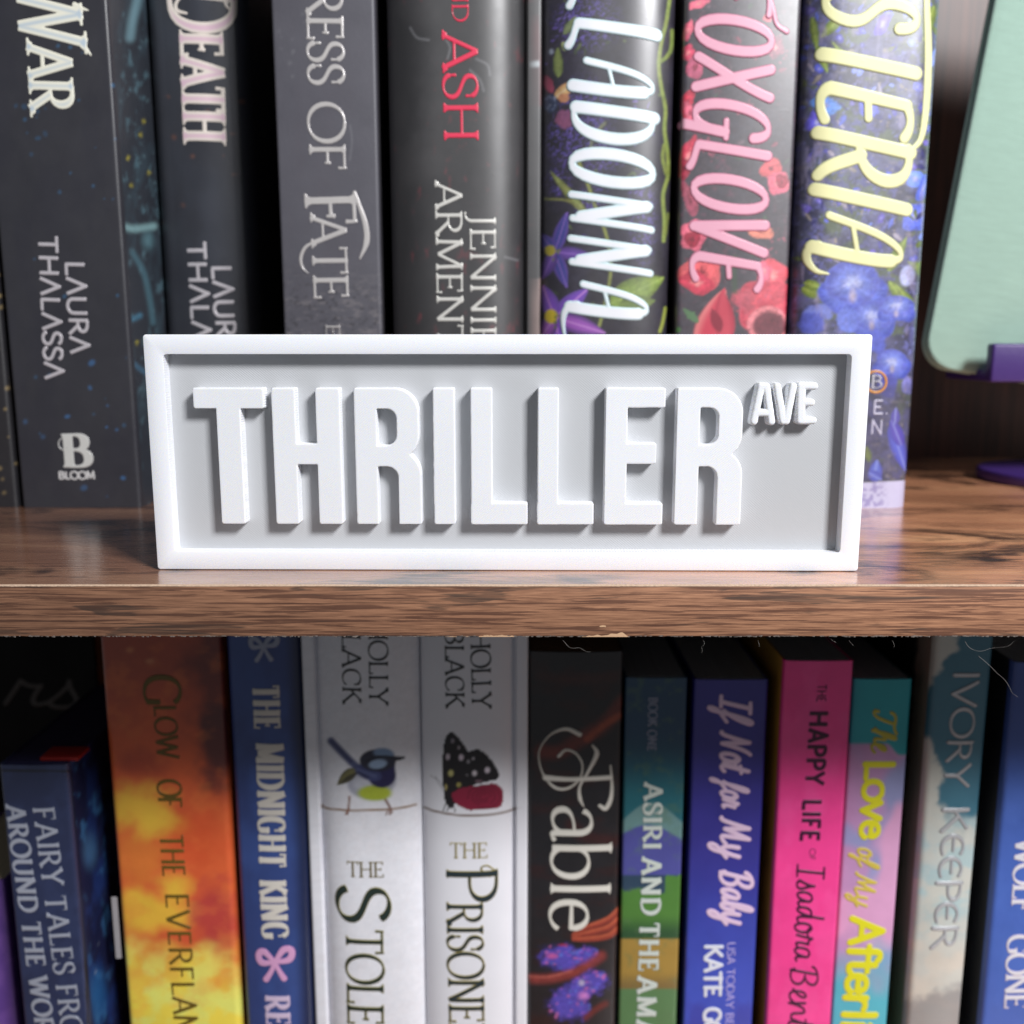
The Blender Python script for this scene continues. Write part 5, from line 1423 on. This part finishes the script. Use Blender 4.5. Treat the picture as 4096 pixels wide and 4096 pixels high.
def white_base(A, xs):
    for pts, w, c, a in xs: A.line(pts, w, c, .8, a)
def bird_art(A):
    def P(x, y): return 1200 + .4865 * x, 2560 + .4865 * y
    A.line([P(175, 1355), P(230, 1385), P(400, 1400), P(600, 1398), P(800, 1385), P(955, 1352)], 8, (150, 122, 100), .5)
    A.line([P(405, 1290), P(400, 1380), P(390, 1430)], 8, (140, 100, 84), .5); A.line([P(700, 1310), P(740, 1380), P(740, 1430)], 10, (130, 96, 84), .5); A.line([P(390, 1400), P(375, 1430)], 5, (140, 100, 84))
    A.line([P(720, 1395), P(710, 1435)], 5, (130, 96, 84)); A.line([P(745, 1395), P(760, 1420)], 5, (130, 96, 84))
    A.line([P(255, 830), P(340, 920), P(430, 1010), P(520, 1090)], 30, (84, 90, 128), .4); A.line([P(262, 835), P(420, 1000)], 8, (56, 58, 96), .6)
    A.ell(*P(590, 1170), 108, 72, (170, 172, 186), rot=-8, soft=.2); A.ell(*P(520, 1180), 60, 40, (196, 198, 208), soft=.6); A.ell(*P(615, 1258), 82, 38, (176, 190, 60), soft=.35)
    A.petal(P(460, 1060), P(305, 1190), 26, (120, 116, 76), (84, 80, 60)); A.petal(P(480, 1090), P(310, 1185), 10, (70, 66, 52))
    A.ell(*P(672, 1105), 62, 58, (40, 36, 78), soft=.15); A.ell(*P(720, 1040), 36, 44, (42, 38, 84), soft=.3); A.ell(*P(560, 1090), 66, 34, (66, 72, 116), rot=22, soft=.3)
    A.ell(*P(640, 990), 78, 48, (44, 44, 62), soft=.12); A.ell(*P(690, 930), 52, 26, (120, 144, 176), soft=.4, rot=8); A.ell(*P(640, 1020), 44, 22, (150, 172, 200), soft=.35, rot=-8)
    A.line([P(540, 1000), P(640, 962), P(790, 968), P(850, 968)], 12, (34, 34, 48), .4); A.petal(P(780, 985), P(862, 966), 7, (40, 40, 50))
    A.line([P(470, 1060), P(540, 1090), P(620, 1120)], 10, (92, 100, 140), .6, .8); A.line([P(480, 1090), P(560, 1130)], 7, (34, 34, 60), .6, .8); A.texture(.06, 12)
    A.line([P(178, 1420), P(178, 1900)], 6, (206, 204, 212), .9, .7)
b_stolen = Book('white hardcover spine with a small blue-headed bird perched on a twig above dark green STOLEN', D - 2, (1228, 3329), (1686, 3329), -19, ZB2, 132, kind='hard', bulge=1.6, sh=(4.6, 0),
                base=(232, 232, 238), art=bird_art, mat=WHITEJ, zvis=LOZ)
BK = dict(edge=(44, 48, 46), inner=(34, 38, 38), g=.22)
DG = dict(edge=(150, 140, 70), inner=(34, 48, 44), g=.22, edge_w=.3)
b_stolen.text('HOLLY', 'roman', (1476, 2478), (1480, 2813), 76, **BK); b_stolen.text('BLACK', 'roman', (1368, 2462), (1373, 2810), 76, **BK)
b_stolen.text('THE', 'roman', (1390, 3500), (1540, 3500), 68, edge=(130, 118, 84), inner=(104, 96, 70), g=.2)
b_stolen.text('S', dict(font=G, thick=.16, thin=.05, nib=25, ser=None), (1345, 3530), (1350, 3690), 215, **DG)
b_stolen.text('TOLEN', 'roman', (1384, 3706), (1392, 4205), 150, **DG)

def fly_art(A):
    def P(x, y): return 1200 + .4865 * x, 2560 + .4865 * y
    A.line([P(1020, 1375), P(1120, 1410), P(1300, 1440), P(1500, 1440), P(1660, 1420), P(1775, 1385)], 8, (130, 112, 104), .5)
    def poly(pts, col, soft=2.5):
        pts = smooth_pts([P(*q) for q in pts + [pts[0]]], 4)
        inside = np.zeros(A.x.shape, bool); n = len(pts)
        for k in range(n - 1):
            (x0, y0), (x1, y1) = pts[k], pts[k + 1]
            cnd = ((y0 > A.y) != (y1 > A.y)) & (A.x < (x1 - x0) * (A.y - y0) / (y1 - y0 + 1e-12) + x0)
            inside ^= cnd
        A.mix(inside * 1.0, col)
    poly([(1180, 1260), (1172, 1000), (1190, 820), (1240, 755), (1300, 800), (1360, 880), (1385, 915), (1470, 900), (1560, 970), (1630, 1080), (1625, 1140), (1540, 1165), (1420, 1200), (1300, 1300), (1250, 1380), (1200, 1340)], (30, 26, 30))
    for x, y, rx, ry, c in ((1255, 830, 18, 26, (150, 140, 150)), (1305, 885, 14, 20, (160, 150, 158)), (1215, 960, 22, 34, (200, 186, 196)), (1325, 965, 26, 34, (214, 200, 212)),
                            (1385, 1000, 16, 22, (150, 146, 152)), (1425, 975, 14, 18, (170, 164, 170)), (1240, 1095, 28, 36, (190, 184, 120)), (1435, 1095, 24, 30, (212, 204, 210)), (1540, 1070, 28, 32, (216, 206, 216)),
                            (1305, 1190, 26, 24, (160, 150, 84)), (1200, 1210, 12, 34, (190, 176, 110)), (1375, 1110, 14, 12, (120, 116, 120)), (1470, 1160, 40, 14, (120, 96, 106))):
        A.ell(*P(x, y), rx * .4865, ry * .4865, c, soft=.5)
    poly([(1250, 1260), (1330, 1215), (1480, 1195), (1600, 1180), (1665, 1230), (1668, 1330), (1620, 1385), (1460, 1390), (1400, 1400), (1320, 1370), (1260, 1320)], (136, 30, 58))
    c = P(1510, 1290)
    for r, a0 in ((12, 0), (22, 1), (33, 2), (46, 3)):
        A.line([(c[0] + r * 1.4 * math.cos(t + a0), c[1] + r * math.sin(t + a0)) for t in np.linspace(0, 5.2, 8)], 4, (84, 14, 36), .8, .7)
    A.ell(*P(1225, 1330), 16, 34, (26, 24, 28), rot=-25, soft=.3)
    for x0, x1 in ((1200, 1175), (1240, 1205), (1260, 1275)): A.line([P(x0, 1340), P(x1, 1410)], 4, (40, 36, 40), .6)
    A.line([P(1180, 1240), P(1120, 1150), P(1070, 1110)], 2.5, (90, 84, 90), .8, .7); A.line([P(1190, 1230), P(1150, 1160), P(1110, 1120)], 2.5, (90, 84, 90), .8, .7)
    A.line([P(1035, 1440), P(1040, 1900)], 6, (206, 204, 212), .9, .7)
b_pris = Book('white hardcover spine with a black butterfly on a crimson rose above dark green PRISONER', D - 2, (1690, 3329), (2111, 3329), -18, ZB2, 132, kind='hard', bulge=1.6, sh=(0, 4.4),
              base=(232, 232, 238), art=fly_art, mat=WHITEJ, zvis=LOZ)
b_pris.text('HOLLY', 'roman', (1882, 2522), (1889, 2828), 78, **BK); b_pris.text('BLACK', 'roman', (1779, 2515), (1784, 2825), 76, **BK)
b_pris.text('THE', 'roman', (1800, 3424), (1953, 3424), 68, edge=(168, 156, 110), inner=(140, 130, 92), g=.2)
b_pris.text('P', dict(font=G, thick=.14, thin=.06, nib=10, ser=(.05, .03)), (1786, 3455), (1788, 3600), 205, edge=(172, 156, 84), inner=(36, 50, 56), g=.22, edge_w=.3,
            extra=[([(1960, 3500), (1935, 3480), (1925, 3462), (1950, 3455), (1985, 3480)], [6, 8, 8, 8, 6])])
b_pris.text('RISONER\'S', 'roman', (1786, 3600), (1800, 4262), 144, edge=(172, 156, 84), inner=(36, 50, 56), g=.22, edge_w=.3)

def fable_art(A):
    def P(x, y): return 2080 + .795 * x, 2560 + .795 * y
    A.noise(120, 60, (48, 24, 24), .5, .8, .7, 3)
    def sw(pts, w, c, a=1): A.line([P(*q) for q in pts], w, c, .9, a)
    sw([(520, 310), (430, 420), (340, 480), (200, 560), (110, 560)], 50, (112, 44, 34), .8); sw([(500, 380), (420, 430), (340, 500)], 24, (156, 72, 44), .8)
    sw([(100, 180), (250, 200), (470, 190)], 40, (70, 34, 30), .5); sw([(260, 930), (330, 990), (470, 1010)], 46, (66, 22, 20), .6)
    for k in range(8): sw([(500, 1345 + 16 * k), (440, 1400 + 14 * k), (340, 1440 + 10 * k), (270, 1480 + 4 * k)], 11, [(196, 96, 66), (160, 66, 50), (120, 44, 36)][k % 3], .9)
    def galaxy(cx, cy, rx, ry, sd):
        x, y = P(cx, cy)
        A.ell(x, y, rx * 1.15, ry * 1.15, (58, 46, 120), soft=.7, wob=.7, seed=sd, amt=.8); A.ell(x, y, rx, ry, (86, 74, 178), soft=.5, wob=.8, seed=sd + 1)
        g = np.random.default_rng(sd)
        for k in range(34):
            a = g.uniform(0, 6.28); q = g.uniform(0, .85) ** .6
            A.ell(x + math.cos(a) * q * rx, y + math.sin(a) * q * ry, g.uniform(5, 15), g.uniform(5, 12),
                  [(104, 88, 206), (150, 90, 196), (92, 120, 214), (206, 110, 170), (70, 56, 150)][k % 5], soft=.9, amt=.7, wob=.5, seed=int(a * 9))
    galaxy(210, 1600, 100, 62, 3); galaxy(330, 1590, 60, 44, 13); galaxy(370, 1720, 66, 60, 4); galaxy(250, 1830, 92, 80, 5); galaxy(300, 1760, 60, 60, 6)
    A.ell(*P(160, 1590), 34, 20, (206, 92, 150), soft=.9, amt=.8); A.ell(*P(215, 1535), 30, 8, (170, 40, 60), soft=.8, amt=.8); A.ell(*P(320, 1790), 34, 26, (216, 130, 196), soft=.9, amt=.8); A.ell(*P(310, 1725), 20, 20, (200, 190, 210), soft=.9, amt=.8)
    sw([(20, 1700), (130, 1705), (250, 1680), (330, 1640), (410, 1590)], 34, (138, 56, 52), .95); sw([(20, 1690), (140, 1695), (260, 1665)], 9, (178, 90, 80), .9)
    sw([(330, 1900), (380, 1860), (430, 1830)], 22, (110, 40, 36), .8)
    A.texture(.2, 33)
b_fable = Book('black paperback spine with large ivory lettering Fable above purple clouds and orange strands', D, (2113, 3329), (2480, 3329), ztop(2606), ZB2, 128, base=(30, 29, 33), art=fable_art, zvis=LOZ, bulge=.9, rc=1.8,
               mat=SATIN, pages=pages_mat('brown_pages', (120, 84, 56)))
IV = dict(edge=(176, 172, 162), inner=(222, 218, 208), g=.26, edge_w=.5)
b_fable.text('able', dict(font=G, thick=.125, thin=.05, nib=12, ser=(.07, .03)), (2207, 3212), (2198, 3720), 238, **IV)
def PF(x, y): return 2080 + .795 * x, 2560 + .795 * y
b_fable.text('', 'sans', (2200, 3100), (2200, 3200), 200, **IV, extra=[
    ([PF(128, 690), PF(250, 695), PF(455, 690)], [26, 20, 22]), ([PF(455, 630), PF(462, 730), PF(455, 800), PF(430, 845), PF(400, 830)], [8, 14, 20, 22, 16]),
    ([PF(365, 525), PF(385, 570), PF(340, 660), PF(300, 730), PF(300, 790), PF(318, 830)], [10, 22, 14, 12, 18, 8]),
    ([PF(300, 470), PF(230, 442), PF(150, 475), PF(96, 560), PF(110, 660), PF(170, 735), PF(240, 740), PF(300, 690), PF(312, 620), PF(280, 565), PF(230, 548), PF(194, 580)],
     [20, 17, 9, 7, 9, 14, 13, 9, 9, 11, 12, 14])])

def asiri_art(A):
    y = A.y - 3329; x = A.x
    yy = A.y
    A.mix(sstep(2900, 3200, yy), (30, 104, 116))
    w1 = 3265 + 55 * np.sin((x - 2500) / 190 * 3.1 + 3.0)
    w0 = 3330 + 40 * np.sin((x - 2500) / 150 * 2.2 + 3.4)
    A.mix(sstep(-6, 6, yy - w1), (108, 146, 146)); A.mix(sstep(-6, 6, yy - (w0 + 10)), (80, 82, 156))
    A.mix(sstep(-5, 5, yy - 3500), (46, 70, 92))
    tr = 3590 - 46 * fbm(x / 34, x * 0, 3, 3) - np.where(x > 2660, 60, 0)
    A.mix(sstep(-5, 5, yy - tr), (80, 130, 56)); A.mix(sstep(3650, 3740, yy), (44, 84, 50))
    A.mix(sstep(-4, 4, yy - 3755), (166, 134, 62)); A.mix(sstep(3880, 3950, yy), (130, 108, 62)); A.mix(sstep(-4, 4, yy - 3955), (88, 128, 82))
    A.noise(40, 40, (90, 120, 80), .6, .8, .3, 9)
b_asiri = Book('slim paperback with teal, purple, green and ochre landscape bands and white lettering ASIRI AND THE', D, (2490, 3329), (2731, 3329), ztop(2711), ZB2, 120, base=(24, 66, 96), art=asiri_art, zvis=LOZ, rc=1.0, mat=SATIN, pages=PAGES_GREY)
WT = dict(edge=(140, 152, 148), inner=(204, 212, 204), g=.24)
AB = dict(font=G, thick=.27, thin=.14, nib=10, ser=(.08, .07), fit=.86)
b_asiri.text('BOOK ONE', AB, (2594, 2785), (2588, 3002), 36, edge=(120, 130, 150), g=.2)
b_asiri.text('ASIRI', AB, (2575, 3122), (2570, 3397), 74, **WT)
b_asiri.text('AND', AB, (2566, 3422), (2562, 3662), 78, **WT)
b_asiri.text('THE', AB, (2558, 3684), (2553, 3886), 78, **WT)
b_asiri.text('AMAZ', AB, (2549, 3898), (2540, 4215), 78, **WT)

b_baby = Book('violet-blue paperback spine with pale pink handwritten script title and author KATE in white', D, (2758, 3329), (3046, 3329), ztop(2718), ZB2, 120, base=(52, 48, 140), zvis=LOZ, rc=1.0, mat=SATIN, pages=PAGES_GREY,
              art=lambda A: (A.mix(sstep(3300, 4096, A.y) * .85, (66, 92, 206)), A.noise(90, 140, (56, 52, 150), .4, .7, .5, 3)))
SP = dict(edge=(196, 160, 196), inner=(226, 198, 222), g=.24)
SCB = dict(font=SCRIPT, thick=.17, thin=.13, nib=20, ser=None, rnd=True, shear=.22)
for wd, y0, y1, c in (('If', 2778, 2880, 120), ('Not', 2925, 3080, 118), ('for', 3122, 3225, 104), ('My', 3268, 3425, 118), ('Baby', 3474, 3690, 122)):
    b_baby.text(wd, SCB, (2884 - (y0 - 2778) * .004, y0), (2882, y1), c, **SP)
b_baby.text('KATE', 'bold', (2822, 3775), (2818, 3985), 64, edge=(200, 206, 226), inner=(228, 230, 240), g=.22)
b_baby.text('GOLDEN', 'bold', (2816, 4028), (2810, 4340), 66, edge=(200, 206, 226), inner=(228, 230, 240), g=.22)
b_baby.text('USA TODAY BESTSELLING', 'sans', (2908, 3765), (2896, 4330), 32, edge=(190, 176, 220), g=.18)

def pink_side(A): A.mix(np.ones(A.x.shape), (196, 146, 60)); A.noise(60, 300, (150, 108, 50), .4, .8, .7, 3)
b_pink = Book('hot pink paperback spine with plum lettering HAPPY LIFE and an ochre cover side', D - 4, (3104, 3329), (3371, 3329), ztop(2643, D - 4), ZB2, 124, base=(250, 66, 150), zvis=LOZ, rc=.9, mat=SATIN, pages=PAGES_GREY,
              side_art={'L': pink_side}, art=lambda A: A.noise(90, 140, (255, 82, 162), .4, .7, .7, 3))
PL = dict(edge=(78, 18, 62), inner=(66, 14, 52), g=.22)
b_pink.text('THE', 'sans', (3268, 2735), (3264, 2808), 38, **PL)
b_pink.text('HAPPY', dict(font=SANS, thick=.23, thin=.2, nib=0, ser=None, fit=.9), (3238, 2838), (3220, 3142), 74, **PL)
b_pink.text('LIFE', dict(font=SANS, thick=.23, thin=.2, nib=0, ser=None, fit=.9), (3212, 3192), (3200, 3368), 74, **PL)
b_pink.text('OF', 'sans', (3238, 3392), (3234, 3440), 24, **PL)
SCI = dict(font=SCRIPT, thick=.12, thin=.07, nib=10, ser=None, rnd=True, shear=.06)
b_pink.text('Isadora', SCI, (3190, 3452), (3172, 3840), 108, **PL)
b_pink.text('Bentley', dict(SCI, font=dict(SCRIPT, y=G['y'])), (3164, 3860), (3142, 4262), 104, **PL)

def love_art(A):
    x0 = 3470 - (A.y - 3000) * .045
    A.mix(np.ones(A.x.shape), (196, 150, 196))
    v = fbm(A.x / 260, A.y / 210, 55, 3)
    A.mix(sstep(.42, .6, v) * .9, (150, 160, 206)); A.mix(sstep(.5, .7, fbm(A.x / 200, A.y / 260, 57, 3)), (224, 166, 206))
    A.mix(sstep(3720, 3990, A.y + (fbm(A.x / 90, A.y / 90, 4, 2) - .5) * 160), (86, 186, 204))
    e = 2975 + 46 * sstep(3545, 3600, A.x)
    A.mix(1 - sstep(-8, 8, A.y - e), (24, 160, 170))
b_love = Book('pastel lilac, aqua and pink paperback spine with bright yellow lettering, teal at the top', D, (3375, 3329), (3605, 3329), ztop(2716), ZB2, 120, base=(196, 150, 196), zvis=LOZ, rc=1.0, mat=SATIN, pages=PAGES_GREY,
              art=love_art, cover_cols={'R': (30, 90, 96)})
YL = dict(edge=(206, 202, 60), inner=(226, 222, 40), g=.24)
b_love.text('The', SCB, (3494, 2835), (3484, 3005), 92, edge=(170, 160, 70), inner=(186, 176, 60))
BB = dict(font=SANS, thick=.25, thin=.2, nib=0, ser=None, rnd=True)
b_love.text('Love', BB, (3462, 3036), (3440, 3352), 110, **YL)
b_love.text('of My', SCB, (3432, 3385), (3412, 3620), 84, edge=(200, 180, 90), inner=(210, 190, 80))
b_love.text('Afterlife', BB, (3410, 3664), (3358, 4250), 122, **YL)

def ivory_art(A):
    A.noise(150, 120, (196, 204, 200), .4, .7, .7, 3)
    v = A.y - 3230 - 60 * np.sin(A.x / 60) + 150 * (fbm(A.x / 70, A.y / 90, 13, 3) - .5)
    edge = 3770 - (A.y - 2560) * .12 + 70 * np.sin(A.y / 95) + 60 * (fbm(A.x / 60, A.y / 50, 14, 3) - .5)
    A.mix(sstep(-10, 14, A.x - edge) * (1 - sstep(-40, 40, v)), (70, 122, 142))
    A.mix((1 - sstep(.4, .6, fbm(A.x / 110, A.y / 70, 18, 4))) * sstep(3250, 3300, A.y) * .5, (150, 196, 206))
    A.mix(sstep(3650, 3800, A.y) * .6, (226, 212, 196))
    A.mix(sstep(-20, 40, A.y - (4000 - (A.x - 3600) * .3) - 60 * (fbm(A.x / 24, A.y / 24, 8, 4) - .5)) * .8, (150, 146, 146))
def ivory_side(A):
    A.mix(np.ones(A.x.shape), (134, 124, 112)); A.noise(80, 200, (150, 128, 116), .4, .7, .7, 3); A.mix(sstep(3600, 4000, A.y) * .8, (112, 124, 96))
    r = 3655 - (A.y - 2700) * .085
    A.mix(1 - sstep(-6, 16, A.x - r - 26 * (fbm(A.y / 22, A.x / 90, 5, 4) - .5)), (16, 18, 18))
b_ivory = Book('pale cloudy ivory and slate-teal spine with embossed silver lettering IVORY KEEPER', D - 4, (3687, 3329), (3912, 3329), -24, ZB2, 134, base=(206, 206, 196), zvis=LOZ, rc=2.2, bulge=.8, mat=SATIN,
               side_art={'L': ivory_side}, art=ivory_art)
SI = dict(edge=(158, 160, 164), inner=(206, 206, 208), mat=FOIL, g=.22, H=.25, bev=.5, edge_w=.6)
IVF = dict(font=SANS, thick=.2, thin=.12, nib=10, ser=None, rnd=True)
IVF['font'] = dict(SANS, E=(.6, [("M.54,.86 C.3,1.08 .06,.8 .06,.5 C.06,.16 .3,-.08 .56,.12", ''), ("M.1,.5 L.46,.52", '')]))
b_ivory.text('IVORY', IVF, (3818, 2675), (3775, 3148), 94, **SI)
b_ivory.text('KEEPER', IVF, (3772, 3215), (3722, 3795), 98, **SI)

b_wolf = Book('royal blue book with white serif lettering cut off by the right edge of the photo', D - 6, (3996, 3329), unproj(3996, 3329, D - 6)[0] + 34, ztop(2650, D - 6), ZB2, 134, base=(72, 104, 188), zvis=LOZ, rc=1.6, mat=SATIN,
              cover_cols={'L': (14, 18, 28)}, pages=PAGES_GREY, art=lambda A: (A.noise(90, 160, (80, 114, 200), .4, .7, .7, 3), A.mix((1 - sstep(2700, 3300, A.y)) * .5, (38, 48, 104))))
b_wolf.text('WOLF', dict(font=G, thick=.2, thin=.08, nib=12, ser=(.14, .05)), (4062, 3352), (4042, 3648), 92, edge=(200, 180, 196), inner=(228, 226, 232), g=.24)
b_wolf.text('GONE', dict(font=G, thick=.2, thin=.08, nib=12, ser=(.14, .05)), (4030, 3738), (4014, 4035), 92, edge=(200, 180, 196), inner=(228, 226, 232), g=.24)
